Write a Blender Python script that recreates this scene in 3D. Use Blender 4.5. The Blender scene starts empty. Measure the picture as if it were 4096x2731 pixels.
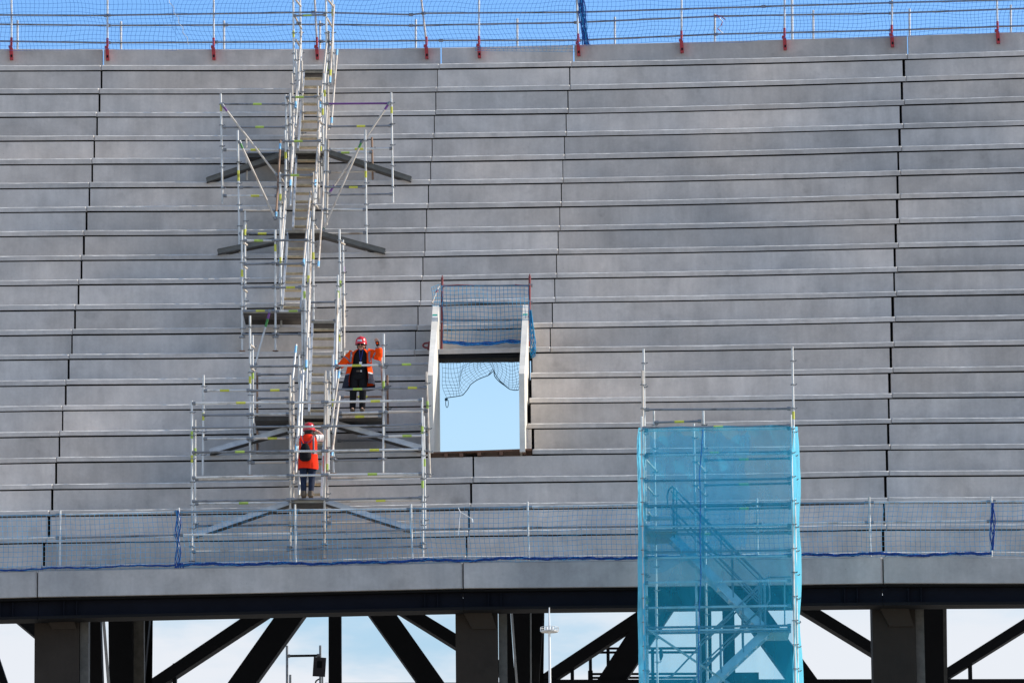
import bpy, bmesh, math, random
from mathutils import Vector, Matrix
random.seed(7)
sc = bpy.context.scene
COL = sc.collection
PI = math.pi

# ------------------------------------------------------------------ camera
CAMZ = 1.7
F_PX, PITCH, ROLL = 25000.0, 0.20, 0.0095
cp, sp, cr, sr = math.cos(PITCH), math.sin(PITCH), math.cos(ROLL), math.sin(ROLL)
FW = Vector((0, cp, sp)); R0 = Vector((1, 0, 0)); U0 = Vector((0, -sp, cp))
RT = R0*cr - U0*sr
UP = R0*sr + U0*cr
cam_d = bpy.data.cameras.new('camera'); cam = bpy.data.objects.new('camera', cam_d); COL.objects.link(cam)
cam_d.sensor_width = 36; cam_d.lens = 36*F_PX/4096; cam_d.clip_start = 1; cam_d.clip_end = 20000
M = Matrix((RT, UP, -FW)).transposed().to_4x4(); M.translation = Vector((0, 0, CAMZ))
cam.matrix_world = M
sc.camera = cam

DB = 130.0                       # distance of the front fascia
RAD = 125.0                      # gentle concave curve of the stand in plan
def sag(X): return -X*X/(2*RAD)
def yrow(r): return DB + 1.0 + 0.8*(20-r)
def ray(px, py): return FW + RT*((px-2048)/F_PX) + UP*((1365.5-py)/F_PX)
def at(px, py, Y, curved=True):
    """survey helper: the point of the photograph lying Y metres away"""
    d = ray(px, py); yy = Y
    for _ in range(4):
        t = yy/d.y; X = d.x*t
        if not curved: break
        yy = Y + sag(X)
    t = yy/d.y
    return Vector((d.x*t, yy, CAMZ + d.z*t))
def lerp(a, b, t): return a + (b-a)*t

# ------------------------------------------------------------------ materials
def new_mat(name):
    m = bpy.data.materials.new(name); m.use_nodes = True
    nt = m.node_tree; b = nt.nodes['Principled BSDF']
    return m, nt, b
def N(nt, t, **kw):
    n = nt.nodes.new(t)
    for k, v in kw.items():
        if k in n.inputs.keys(): n.inputs[k].default_value = v
        else: setattr(n, k, v)
    return n
def ramp(nt, stops):
    r = nt.nodes.new('ShaderNodeValToRGB'); e = r.color_ramp.elements
    while len(e) < len(stops): e.new(0.5)
    for i, (p, c) in enumerate(stops):
        e[i].position = p; e[i].color = (*c, 1) if len(c) == 3 else c
    return r
def simple(name, col, rough=0.6, metal=0.0, var=0.25, scale=6.0, bump=0.0, spec=0.5):
    m, nt, b = new_mat(name)
    tc = N(nt, 'ShaderNodeTexCoord')
    no = N(nt, 'ShaderNodeTexNoise', Scale=scale, Detail=5.0, Roughness=0.6)
    nt.links.new(tc.outputs['Object'], no.inputs['Vector'])
    c0 = tuple(max(0, c*(1-var)) for c in col); c1 = tuple(min(1, c*(1+var)) for c in col)
    r = ramp(nt, [(0.3, c0), (0.7, c1)])
    nt.links.new(no.outputs['Fac'], r.inputs['Fac'])
    nt.links.new(r.outputs['Color'], b.inputs['Base Color'])
    b.inputs['Roughness'].default_value = rough; b.inputs['Metallic'].default_value = metal
    b.inputs['Specular IOR Level'].default_value = spec
    if bump:
        bp = N(nt, 'ShaderNodeBump', Strength=bump, Distance=0.02)
        nt.links.new(no.outputs['Fac'], bp.inputs['Height']); nt.links.new(bp.outputs['Normal'], b.inputs['Normal'])
    return m

def concrete(name, base, tint=(1, 1, 1)):
    m, nt, b = new_mat(name); L = nt.links.new
    tc = N(nt, 'ShaderNodeTexCoord'); oi = N(nt, 'ShaderNodeObjectInfo')
    # offset the pattern per cast unit
    sc_ = N(nt, 'ShaderNodeVectorMath', operation='MULTIPLY_ADD'); sc_.inputs[1].default_value = (1, 1, 1)
    cmb = N(nt, 'ShaderNodeCombineXYZ')
    mul = N(nt, 'ShaderNodeMath', operation='MULTIPLY'); mul.inputs[1].default_value = 53.0
    L(oi.outputs['Random'], mul.inputs[0])
    for k in 'XYZ': L(mul.outputs[0], cmb.inputs[k])
    L(tc.outputs['Object'], sc_.inputs[0]); L(cmb.outputs[0], sc_.inputs[2])
    n1 = N(nt, 'ShaderNodeTexNoise', Scale=0.9, Detail=6.0, Roughness=0.62, Distortion=0.3)
    L(sc_.outputs[0], n1.inputs['Vector'])
    mp = N(nt, 'ShaderNodeMapping'); mp.inputs['Scale'].default_value = (5.0, 0.6, 0.5)
    L(sc_.outputs[0], mp.inputs['Vector'])
    n2 = N(nt, 'ShaderNodeTexNoise', Scale=1.0, Detail=4.0, Roughness=0.6)
    L(mp.outputs[0], n2.inputs['Vector'])
    n3 = N(nt, 'ShaderNodeTexNoise', Scale=14.0, Detail=4.0, Roughness=0.7)
    L(sc_.outputs[0], n3.inputs['Vector'])
    n4 = N(nt, 'ShaderNodeTexNoise', Scale=2.3, Detail=3.0, Roughness=0.5)
    L(sc_.outputs[0], n4.inputs['Vector'])
    n5 = N(nt, 'ShaderNodeTexNoise', Scale=26.0, Detail=1.0)
    L(sc_.outputs[0], n5.inputs['Vector'])
    def math_(op, a, bb):
        q = N(nt, 'ShaderNodeMath', operation=op)
        for i, v in enumerate((a, bb)):
            if isinstance(v, (int, float)): q.inputs[i].default_value = v
            else: L(v, q.inputs[i])
        return q.outputs[0]
    def rng(v, lo, hi, a, bb):
        q = N(nt, 'ShaderNodeMapRange'); q.inputs['From Min'].default_value = lo; q.inputs['From Max'].default_value = hi
        q.inputs['To Min'].default_value = a; q.inputs['To Max'].default_value = bb; L(v, q.inputs['Value']); return q.outputs[0]
    f = math_('MULTIPLY', rng(n1.outputs['Fac'], 0.3, 0.7, 0.80, 1.15), rng(n2.outputs['Fac'], 0.3, 0.7, 0.92, 1.06))
    f = math_('MULTIPLY', f, rng(n3.outputs['Fac'], 0.3, 0.7, 0.95, 1.05))
    f = math_('MULTIPLY', f, rng(oi.outputs['Random'], 0, 1, 0.86, 1.08))
    stain = rng(n4.outputs['Fac'], 0.62, 0.78, 0.0, 0.16)          # sparse darker water stains
    f = math_('MULTIPLY', f, math_('SUBTRACT', 1.0, stain))
    spot = rng(n5.outputs['Fac'], 0.78, 0.82, 0.0, 0.3)            # blow holes
    f = math_('MULTIPLY', f, math_('SUBTRACT', 1.0, spot))
    n6 = N(nt, 'ShaderNodeTexNoise', Scale=0.28, Detail=3.0, Roughness=0.5)
    L(tc.outputs['Object'], n6.inputs['Vector'])
    f = math_('MULTIPLY', f, rng(n6.outputs['Fac'], 0.3, 0.7, 0.86, 1.10))
    hue = ramp(nt, [(0.35, tuple(base[i]*tint[i]*q for i, q in enumerate((0.97, 1.0, 1.03)))), (0.65, tuple(base[i]*tint[i]*q for i, q in enumerate((1.03, 1.0, 0.965))))])
    L(n6.outputs['Fac'], hue.inputs['Fac'])
    mx = N(nt, 'ShaderNodeVectorMath', operation='SCALE'); L(hue.outputs['Color'], mx.inputs[0]); L(f, mx.inputs['Scale'])
    L(mx.outputs[0], b.inputs['Base Color'])
    b.inputs['Roughness'].default_value = 0.85; b.inputs['Specular IOR Level'].default_value = 0.25
    bp = N(nt, 'ShaderNodeBump', Strength=0.12, Distance=0.008)
    L(n3.outputs['Fac'], bp.inputs['Height']); L(bp.outputs['Normal'], b.inputs['Normal'])
    return m

def tube_mat(name, c0, c1, metal=0.35, rough=0.45):
    """galvanised steel tube with dull and rusty stretches"""
    m, nt, b = new_mat(name); L = nt.links.new
    tc = N(nt, 'ShaderNodeTexCoord'); oi = N(nt, 'ShaderNodeObjectInfo')
    no = N(nt, 'ShaderNodeTexNoise', Scale=2.2, Detail=5.0, Roughness=0.65)
    no.noise_dimensions = '4D'
    mu = N(nt, 'ShaderNodeMath', operation='MULTIPLY'); mu.inputs[1].default_value = 40.0
    L(oi.outputs['Random'], mu.inputs[0]); L(mu.outputs[0], no.inputs['W'])
    L(tc.outputs['Object'], no.inputs['Vector'])
    r = ramp(nt, [(0.36, c1), (0.48, c0), (0.75, tuple(min(1, c*1.08) for c in c0))])
    L(no.outputs['Fac'], r.inputs['Fac']); L(r.outputs['Color'], b.inputs['Base Color'])
    b.inputs['Metallic'].default_value = metal; b.inputs['Roughness'].default_value = rough
    return m

MAT = {}
MAT['concrete'] = concrete('concrete', (0.580, 0.532, 0.488))
MAT['concrete_smooth'] = concrete('concrete_smooth', (0.80, 0.75, 0.665))
MAT['arris'] = simple('sunlit_edge', (0.66, 0.63, 0.58), 0.9, 0, 0.3, 5, spec=0.2)  # sun catching the nosing edge, put into the colour as a paler tone
MAT['fascia'] = concrete('fascia_concrete', (0.460, 0.442, 0.425))
MAT['gap'] = simple('joint_shadow', (0.015, 0.015, 0.016), 0.95, spec=0.1)
MAT['steel_navy'] = simple('primed_steel_navy', (0.009, 0.010, 0.016), 0.85, 0.0, 0.2, 1.5, spec=0.12)
MAT['steel_dark'] = simple('primed_steel_dark', (0.005, 0.005, 0.006), 0.8, 0.0, 0.2, 1.5, spec=0.2)
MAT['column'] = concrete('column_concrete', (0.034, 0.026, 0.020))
MAT['galv'] = tube_mat('galvanised_tube', (0.64, 0.63, 0.60), (0.42, 0.40, 0.36), 0.2)
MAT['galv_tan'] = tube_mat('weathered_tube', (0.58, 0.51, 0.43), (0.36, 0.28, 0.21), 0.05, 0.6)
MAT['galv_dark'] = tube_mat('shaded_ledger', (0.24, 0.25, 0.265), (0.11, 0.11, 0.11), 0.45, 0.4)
MAT['rust'] = tube_mat('rusty_tube', (0.32, 0.20, 0.13), (0.18, 0.10, 0.06), 0.0, 0.8)
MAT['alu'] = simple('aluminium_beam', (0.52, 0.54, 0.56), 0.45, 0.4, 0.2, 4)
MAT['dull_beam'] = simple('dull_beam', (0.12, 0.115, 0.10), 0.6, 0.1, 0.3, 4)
MAT['yellow'] = simple('yellow_tag', (0.58, 0.57, 0.07), 0.6, 0, 0.15, 20)
MAT['lime'] = simple('lime_tag', (0.38, 0.52, 0.09), 0.6, 0, 0.15, 20)
MAT['lightblue'] = simple('light_blue_paint', (0.22, 0.52, 0.75), 0.5, 0, 0.1, 10)
MAT['purple'] = simple('purple_paint', (0.16, 0.05, 0.22), 0.5, 0, 0.2, 10)
MAT['green'] = simple('green_paint', (0.05, 0.22, 0.05), 0.5, 0, 0.2, 10)
MAT['green_tape'] = simple('green_tape', (0.0, 0.33, 0.24), 0.5, 0, 0.1, 10)
MAT['white'] = simple('white_paint', (0.80, 0.80, 0.78), 0.5, 0, 0.05, 10)
MAT['timber'] = simple('tread_timber', (0.52, 0.42, 0.27), 0.8, 0, 0.3, 9, 0.2)
MAT['timber_red'] = simple('timber_deck', (0.15, 0.075, 0.045), 0.8, 0, 0.3, 7, 0.2)
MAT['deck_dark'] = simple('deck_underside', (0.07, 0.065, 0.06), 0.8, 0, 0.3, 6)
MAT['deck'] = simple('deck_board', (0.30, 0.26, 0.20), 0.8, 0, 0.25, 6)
MAT['red'] = simple('red_paint', (0.42, 0.025, 0.03), 0.45, 0, 0.2, 10)
MAT['red_dark'] = simple('dark_red_steel', (0.22, 0.035, 0.035), 0.5, 0, 0.25, 10)
MAT['net_top'] = simple('net_cord_blue', (0.03, 0.16, 0.50), 0.8, 0, 0.2, 3)
MAT['net_low'] = simple('net_cord_sky', (0.06, 0.34, 0.60), 0.8, 0, 0.3, 3)
MAT['net_cyan'] = simple('net_cord_cyan', (0.02, 0.28, 0.50), 0.8, 0, 0.2, 3)
MAT['net_dark'] = simple('net_cord_dark', (0.02, 0.085, 0.13), 0.8, 0, 0.2, 3)
MAT['rope'] = simple('rope_blue', (0.010, 0.060, 0.27), 0.85, 0, 0.45, 22, 0.6)
MAT['rope_bright'] = simple('rope_bright', (0.02, 0.20, 0.48), 0.85, 0, 0.45, 22, 0.6)
MAT['orange'] = simple('hi_vis_orange', (1.0, 0.080, 0.005), 0.85, 0, 0.10, 9, 0.3, spec=0.1)
MAT['redvest'] = simple('hi_vis_red', (0.95, 0.040, 0.012), 0.85, 0, 0.10, 9, 0.3, spec=0.1)
MAT['reflect'] = simple('reflective_tape', (0.19, 0.18, 0.20), 0.4, 0.2, 0.15, 12)
MAT['navycloth'] = simple('navy_cloth', (0.012, 0.014, 0.030), 0.9, 0, 0.3, 9, 0.3)
MAT['black'] = simple('black_cloth', (0.010, 0.010, 0.012), 0.9, 0, 0.3, 9, 0.3, spec=0.2)
MAT['denim'] = simple('denim', (0.010, 0.018, 0.045), 0.9, 0, 0.35, 12, 0.3)
MAT['boot'] = simple('boot_leather', (0.11, 0.08, 0.055), 0.7, 0, 0.3, 15, 0.2)
MAT['skin'] = simple('skin', (0.52, 0.27, 0.18), 0.55, 0, 0.12, 14)
MAT['skin_pale'] = simple('skin_pale', (0.62, 0.38, 0.29), 0.55, 0, 0.12, 14)
MAT['shirt'] = simple('white_shirt', (0.78, 0.76, 0.72), 0.85, 0, 0.05, 9, 0.2)
MAT['helmet'] = simple('helmet_red', (0.60, 0.018, 0.025), 0.22, 0, 0.08, 6)
MAT['blue'] = simple('lanyard_blue', (0.008, 0.02, 0.20), 0.6, 0, 0.1, 10)
MAT['lens'] = simple('dark_lens', (0.006, 0.006, 0.006), 0.15, 0, 0.1, 10)
MAT['emblem'] = simple('emblem_purple', (0.09, 0.01, 0.13), 0.7, 0, 0.1, 10)
MAT['hair'] = simple('dark_hair', (0.012, 0.009, 0.008), 0.7, 0, 0.3, 30)
MAT['sign'] = simple('sign_back', (0.035, 0.028, 0.032), 0.7, 0, 0.3, 5)
MAT['ground'] = simple('site_ground', (0.40, 0.36, 0.30), 0.95, 0, 0.25, 0.15)

def sheet_mat(name, dens, col, trans):
    m, nt, b = new_mat(name); L = nt.links.new
    nt.nodes.remove(b); out = nt.nodes['Material Output']
    tr = N(nt, 'ShaderNodeBsdfTransparent'); tr.inputs['Color'].default_value = (*trans, 1)
    df = N(nt, 'ShaderNodeBsdfDiffuse'); df.inputs['Color'].default_value = (*col, 1)
    tl = N(nt, 'ShaderNodeBsdfTranslucent'); tl.inputs['Color'].default_value = (*col, 1)
    m1 = N(nt, 'ShaderNodeMixShader'); m1.inputs[0].default_value = 0.5
    L(df.outputs[0], m1.inputs[1]); L(tl.outputs[0], m1.inputs[2])
    tc = N(nt, 'ShaderNodeTexCoord')
    mp = N(nt, 'ShaderNodeMapping'); mp.inputs['Scale'].default_value = (1.0, 1.0, 0.7); mp.inputs['Rotation'].default_value = (0, 0.6, 0)
    L(tc.outputs['Object'], mp.inputs['Vector'])
    big = N(nt, 'ShaderNodeTexNoise', Scale=0.55, Detail=2.0, Roughness=0.5); L(mp.outputs[0], big.inputs['Vector'])
    mp2 = N(nt, 'ShaderNodeMapping'); mp2.inputs['Scale'].default_value = (3.0, 3.0, 0.7); mp2.inputs['Rotation'].default_value = (0, 0.25, 0)
    L(tc.outputs['Object'], mp2.inputs['Vector'])
    no = N(nt, 'ShaderNodeTexNoise', Scale=1.1, Detail=4.0, Roughness=0.55, Distortion=0.6)
    L(mp2.outputs[0], no.inputs['Vector'])
    q1 = N(nt, 'ShaderNodeMapRange'); q1.inputs['From Min'].default_value = 0.38; q1.inputs['From Max'].default_value = 0.62
    q1.inputs['To Min'].default_value = dens*0.82; q1.inputs['To Max'].default_value = dens*1.12
    L(big.outputs['Fac'], q1.inputs['Value'])
    q2 = N(nt, 'ShaderNodeMapRange'); q2.inputs['From Min'].default_value = 0.3; q2.inputs['From Max'].default_value = 0.7
    q2.inputs['To Min'].default_value = 0.88; q2.inputs['To Max'].default_value = 1.14
    L(no.outputs['Fac'], q2.inputs['Value'])
    q = N(nt, 'ShaderNodeMath', operation='MULTIPLY'); q.use_clamp = True
    L(q1.outputs[0], q.inputs[0]); L(q2.outputs[0], q.inputs[1])
    bp = N(nt, 'ShaderNodeBump', Strength=0.7, Distance=0.08); L(no.outputs['Fac'], bp.inputs['Height'])
    L(bp.outputs['Normal'], df.inputs['Normal']); L(bp.outputs['Normal'], tl.inputs['Normal'])
    m2 = N(nt, 'ShaderNodeMixShader'); L(q.outputs[0], m2.inputs[0]); L(tr.outputs[0], m2.inputs[1]); L(m1.outputs[0], m2.inputs[2])
    L(m2.outputs[0], out.inputs['Surface'])
    return m
MAT['sheet'] = sheet_mat('debris_sheet', 0.36, (0.05, 0.68, 1.0), (0.68, 0.92, 1.0))
MAT['sheet_thin'] = sheet_mat('debris_sheet_lap', 0.22, (0.10, 0.60, 0.86), (0.86, 0.96, 1.0))
MAT['sheet_dense'] = sheet_mat('debris_sheet_gathered', 0.88, (0.22, 0.76, 0.97), (0.5, 0.8, 0.95))

# ------------------------------------------------------------------ object helpers
BASE = {}
def prop(o, label=None, cat=None, group=None, kind=None):
    if label: o['label'] = label
    if cat: o['category'] = cat
    if group: o['group'] = group
    if kind: o['kind'] = kind
    return o
def thing(name, label, cat, loc=(0, 0, 0), group=None):
    o = bpy.data.objects.new(name, None); COL.objects.link(o); o.location = loc; o.empty_display_size = 0.3
    BASE[o.name] = Vector(loc)
    return prop(o, label, cat, group)

class MB:
    def __init__(s): s.v = []; s.f = []; s.m = []; s.sm = []; s.mats = []
    def mi(s, key):
        if key not in s.mats: s.mats.append(key)
        return s.mats.index(key)
    def add(s, vs, fs, mat, smooth=False):
        o = len(s.v); s.v += [Vector(v) for v in vs]; k = s.mi(mat)
        for f in fs:
            s.f.append([o+i for i in f]); s.m.append(k); s.sm.append(smooth)
    def box(s, lo, hi, mat):
        x0, y0, z0 = lo; x1, y1, z1 = hi
        vs = [(x0, y0, z0), (x1, y0, z0), (x1, y1, z0), (x0, y1, z0), (x0, y0, z1), (x1, y0, z1), (x1, y1, z1), (x0, y1, z1)]
        s.hexa(vs, mat)
    def hexa(s, vs, mat):
        s.add(vs, [(0, 3, 2, 1), (4, 5, 6, 7), (0, 1, 5, 4), (1, 2, 6, 5), (2, 3, 7, 6), (3, 0, 4, 7)], mat)
    def loft(s, rings, mat, closed=True, caps=True, smooth=False, mats=None):
        n = len(rings[0])
        for i in range(len(rings)-1):
            k = mats[i] if mats else mat
            vs = list(rings[i]) + list(rings[i+1])
            rr = range(n) if closed else range(n-1)
            fs = [(j, (j+1) % n, n+(j+1) % n, n+j) for j in rr]
            s.add(vs, fs, k, smooth)
        if caps and closed:
            s.add(rings[0], [tuple(reversed(range(n)))], mats[0] if mats else mat)
            s.add(rings[-1], [tuple(range(n))], mats[-1] if mats else mat)
    def tube(s, p, q, r, mat, n=8, r2=None):
        p = Vector(p); q = Vector(q); d = (q-p)
        if d.length < 1e-6: return
        d.normalize(); a = Vector((0, 0, 1)) if abs(d.z) < 0.9 else Vector((0, 1, 0))
        u = d.cross(a).normalized(); w = d.cross(u).normalized(); r2 = r if r2 is None else r2
        A = [p + (u*math.cos(2*PI*i/n) + w*math.sin(2*PI*i/n))*r for i in range(n)]
        B = [q + (u*math.cos(2*PI*i/n) + w*math.sin(2*PI*i/n))*r2 for i in range(n)]
        s.loft([A, B], mat, smooth=True)
    def path(s, pts, r, mat, n=6, radii=None, mats=None, flat=1.0, caps=True, smooth=True):
        """swept tube through points; flat < 1 squashes it front to back"""
        pts = [Vector(p) for p in pts]; rings = []
        up = Vector((0, 1, 0))
        for i, p in enumerate(pts):
            d = (pts[min(i+1, len(pts)-1)] - pts[max(i-1, 0)]).normalized()
            u = d.cross(up)
            if u.length < 0.1: u = d.cross(Vector((1, 0, 0)))
            u.normalize(); w = d.cross(u).normalized(); rr = radii[i] if radii else r
            rings.append([p + u*math.cos(2*PI*k/n)*rr + w*math.sin(2*PI*k/n)*rr*flat for k in range(n)])
        s.loft(rings, mat, smooth=smooth, mats=mats, caps=caps)
    def bar(s, p, q, w, h, mat, side=(0, 1, 0)):
        """rectangular bar: h across 'up' in the plane, w along side"""
        p = Vector(p); q = Vector(q); d = (q-p).normalized(); sd = Vector(side)
        sd = (sd - d*sd.dot(d)).normalized(); u = d.cross(sd).normalized()
        c = [(-.5, -.5), (.5, -.5), (.5, .5), (-.5, .5)]
        A = [p + sd*w*a + u*h*b for a, b in c]; B = [q + sd*w*a + u*h*b for a, b in c]
        s.loft([A, B], mat)
    def build(s, name, parent=None):
        me = bpy.data.meshes.new(name)
        b = Vector((0, 0, 0))
        if parent is not None:
            pn = parent.name
            b = BASE.get(pn, Vector((0, 0, 0)))
        me.from_pydata([v-b for v in s.v], [], s.f)
        for k in s.mats: me.materials.append(MAT[k])
        me.polygons.foreach_set('material_index', s.m); me.polygons.foreach_set('use_smooth', s.sm)
        me.update()
        bm = bmesh.new(); bm.from_mesh(me)
        bmesh.ops.recalc_face_normals(bm, faces=bm.faces); bm.to_mesh(me); bm.free()
        o = bpy.data.objects.new(name, me); COL.objects.link(o)
        if parent is not None: o.parent = parent; BASE[o.name] = b
        else: BASE[o.name] = Vector((0, 0, 0))
        return o

# ------------------------------------------------------------------ world, sun, ground
SUN_EL, SUN_BACK = math.radians(33), math.radians(7.0)     # from the right, just behind the plane of the terrace
w = bpy.data.worlds.new('World'); sc.world = w; w.use_nodes = True
nt = w.node_tree; L = nt.links.new
bg = nt.nodes['Background']
sky = N(nt, 'ShaderNodeTexSky'); sky.sky_type = 'NISHITA'; sky.sun_disc = False
sky.sun_elevation = SUN_EL; sky.sun_rotation = PI/2 - SUN_BACK
sky.altitude = 0; sky.air_density = 1.0; sky.dust_density = 0.6; sky.ozone_density = 2.0
tc = N(nt, 'ShaderNodeTexCoord'); sx = N(nt, 'ShaderNodeSeparateXYZ'); L(tc.outputs['Generated'], sx.inputs[0])
# clear cold sky: deeper blue away from the hazy horizon
tint = ramp(nt, [(0.0, (1.2, 1.15, 1.1)), (0.150, (1.12, 1.12, 1.08)), (0.185, (1.42, 1.43, 1.33)), (0.215, (1.10, 1.28, 1.42)), (0.252, (0.80, 1.16, 1.52)), (0.30, (1.1, 1.25, 1.4)), (0.45, (1.62, 1.56, 1.50)), (1.0, (1.62, 1.56, 1.50))])
L(sx.outputs['Z'], tint.inputs['Fac'])
mulc = N(nt, 'ShaderNodeMixRGB'); mulc.blend_type = 'MULTIPLY'; mulc.inputs['Fac'].default_value = 1.0
L(sky.outputs['Color'], mulc.inputs['Color1']); L(tint.outputs['Color'], mulc.inputs['Color2'])
# low bank of thin cloud
mp = N(nt, 'ShaderNodeMapping'); mp.inputs['Scale'].default_value = (7, 7, 22); mp.inputs['Location'].default_value = (0.35, 0, 0.1)
L(tc.outputs['Generated'], mp.inputs['Vector'])
cn = N(nt, 'ShaderNodeTexNoise', Scale=2.0, Detail=6.0, Roughness=0.55); L(mp.outputs[0], cn.inputs['Vector'])
hz = N(nt, 'ShaderNodeMapRange'); hz.interpolation_type = 'SMOOTHSTEP'
hz.inputs['From Min'].default_value = 0.150; hz.inputs['From Max'].default_value = 0.178; hz.inputs['To Min'].default_value = 1.0; hz.inputs['To Max'].default_value = 0.0
L(sx.outputs['Z'], hz.inputs['Value'])
cl = N(nt, 'ShaderNodeMapRange'); cl.interpolation_type = 'SMOOTHSTEP'
cl.inputs['From Min'].default_value = 0.36; cl.inputs['From Max'].default_value = 0.55; L(cn.outputs['Fac'], cl.inputs['Value'])
cm = N(nt, 'ShaderNodeMath', operation='MULTIPLY'); L(hz.outputs[0], cm.inputs[0]); L(cl.outputs[0], cm.inputs[1])
cm2 = N(nt, 'ShaderNodeMath', operation='MULTIPLY'); L(cm.outputs[0], cm2.inputs[0]); cm2.inputs[1].default_value = 0.92
mixc = N(nt, 'ShaderNodeMixRGB'); L(cm2.outputs[0], mixc.inputs['Fac'])
L(mulc.outputs['Color'], mixc.inputs['Color1']); mixc.inputs['Color2'].default_value = (5.7, 5.85, 6.2, 1)
L(mixc.outputs['Color'], bg.inputs['Color']); bg.inputs['Strength'].default_value = 0.15

sd = bpy.data.lights.new('sun', 'SUN'); sd.energy = 5.0; sd.angle = math.radians(0.5); sd.color = (1.0, 0.93, 0.82)
so = bpy.data.objects.new('sun', sd); COL.objects.link(so)
S = Vector((math.cos(SUN_EL)*math.cos(SUN_BACK), math.cos(SUN_EL)*math.sin(SUN_BACK), math.sin(SUN_EL)))
so.rotation_euler = (-S).to_track_quat('-Z', 'Y').to_euler()
so.location = S*200

g = MB(); g.add([(-6000, -3000, 0), (6000, -3000, 0), (6000, 9000, 0), (-6000, 9000, 0)], [(0, 1, 2, 3)], 'ground')
prop(g.build('ground'), kind='structure')

# ------------------------------------------------------------------ the stand
stand = thing('stadium_stand', 'grey precast concrete stadium terrace of long stepped rows carried on dark steelwork', 'stand', (0, DB, 0))
# row tables: image height of tread edge (top) and of the shadow joint (dark) at the joints, image x of the joint
J0 = [(261,283,405),(354,376,397),(448,468,388),(542,563,378),(633.5,657,368),(729,752,358),(826,847,347),(921,943,336),(1020,1041,325),(1117,1139,315),
      (1217,1240,303),(1316.5,1339,289),(1415.6,1436,277),(1517,1540,264),(1619,1641,251),(1723,1745,239),(1827.5,1849,226),(1934,1956,212),(2040,2063,198),(2147,2170,184),(2262,2292,168)]
J1 = [(256,277,1757),(347,368,1749),(440,461,1742),(532,554,1736),(625.5,647.5,1727),(718.5,740,1720.5),(813,836,1712.5),(909,930,1704.5),(1005,1026.6,1698),(1101.6,1122,1690),
      (1201.7,1223,1681),(1299,1322,1670),(1398,1421,1660),(1500,1522,1716),(1602,1624,1718),(1703,1724,1720),(1806,1827,1722),(1905.5,1931,1892.5),(2011,2037,1884),(2120,2143,1875),(2221,2254,1866)]
J2 = [(247,269,2287),(339.5,361.6,2281),(433,454.7,2273.5),(525,545.8,2266),(616.8,639.5,2260),(711,732.6,2253),(805.6,827.7,2247),(900.7,923.5,2241),(995,1017,2234),(1091.5,1113,2228),
      (1187,1209,2221),(1287.7,1310.5,2211),(1386.8,1409,2203),(1488.6,1511,2121.6),(1590,1612,2117),(1692,1714,2110),(1795,1817,2129)]
J3 = [(216.5,238.6,3629.7),(306,327.7,3625),(399,421,3618),(493,515,3613.6),(585,607,3608),(681,702.7,3603.6),(775,797,3601),(873,895,3599),(970,992,3594),(1066.5,1088.4,3590),
      (1164,1185.8,3586.6),(1265,1286.8,3581),(1366,1387.8,3576.8),(1469,1491,3573),(1571,1592,3569),(1672.6,1693,3565.6),(1775.7,1797.5,3562.7),(1881.7,1903.4,3557),(1988,2010,3552),(2095,2117,3547),(2205,2236,3542)]
def side(Jr, i, left):
    t = (i)/20.0
    top, dk, x = Jr[i]
    if left: s = lerp(0.0, 20.0, t); return (top+s, dk+s, x-1050)
    s = lerp(-36.0, -2.0, t); return (top+s, dk+s, x+1050)
ROWS = []                                    # per row: list of chains of joints
for i in range(21):
    A, B, D = J0[i], J1[i], J3[i]
    Lf, Rt = side(J0, i, True), side(J3, i, False)
    if i <= 12: chains = [[Lf, A, B, J2[i], D, Rt]]
    elif i <= 16: chains = [[Lf, A, B], [J2[i], D, Rt]]
    else: chains = [[Lf, A, B, D, Rt]]
    ROWS.append(chains)
def yr(i): return yrow(i+1) if i < 20 else DB + 0.42
GAPW_ = {0: .030, 1: .014, 2: .016, 3: .040}
def interp_row(i, X, which):
    """height of row i (0 top, 1 joint) at plan position X"""
    pts = []
    for ch in ROWS[i]:
        for jt in ch: pts.append(at(jt[2], jt[which], yr(i)))
    pts.sort(key=lambda p: p.x)
    for a, b in zip(pts, pts[1:]):
        if X <= b.x or b is pts[-1]:
            if abs(b.x-a.x) < 1e-6: return a.z
            return lerp(a.z, b.z, (X-a.x)/(b.x-a.x))
    return pts[-1].z
def plan_y(i, X, off=0.0): return yr(i) + off + sag(X)

# parapet top line (image): joints and heights
PARA = [(-640, 190), (413, 196.5), (1764, 190.3), (2295, 179), (3631, 141.5), (4690, 105)]
Y0 = yrow(0)
def unit_slab(mb, pts, i, nose_mat='concrete'):
    """tread slab of row i between neighbouring joints: nosing, ragged arris, end chamfers"""
    rings = []
    for (X, zt, zd, back) in pts:
        C = random.uniform(.009, .022)
        y = plan_y(i, X) + back
        yb = plan_y(i, X) + 0.8 + 0.19
        rings.append([Vector((X, y, zd+0.012)), Vector((X, y, zt-C)), Vector((X, y+C, zt)), Vector((X, yb, zt)), Vector((X, yb, zd+0.012))])
    n = 5
    for a in range(len(rings)-1):
        A, B = rings[a], rings[a+1]
        vs = A+B
        mb.add(vs, [(0, 1, n+1, n), (2, 3, n+3, n+2)], nose_mat)
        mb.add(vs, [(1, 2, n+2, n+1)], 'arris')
        mb.add(vs, [(3, 4, n+4, n+3), (4, 0, n, n+4)], 'gap')
    mb.add(rings[0], [(0, 1, 2, 3, 4)], nose_mat); mb.add(rings[-1], [(4, 3, 2, 1, 0)], nose_mat)

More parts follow.
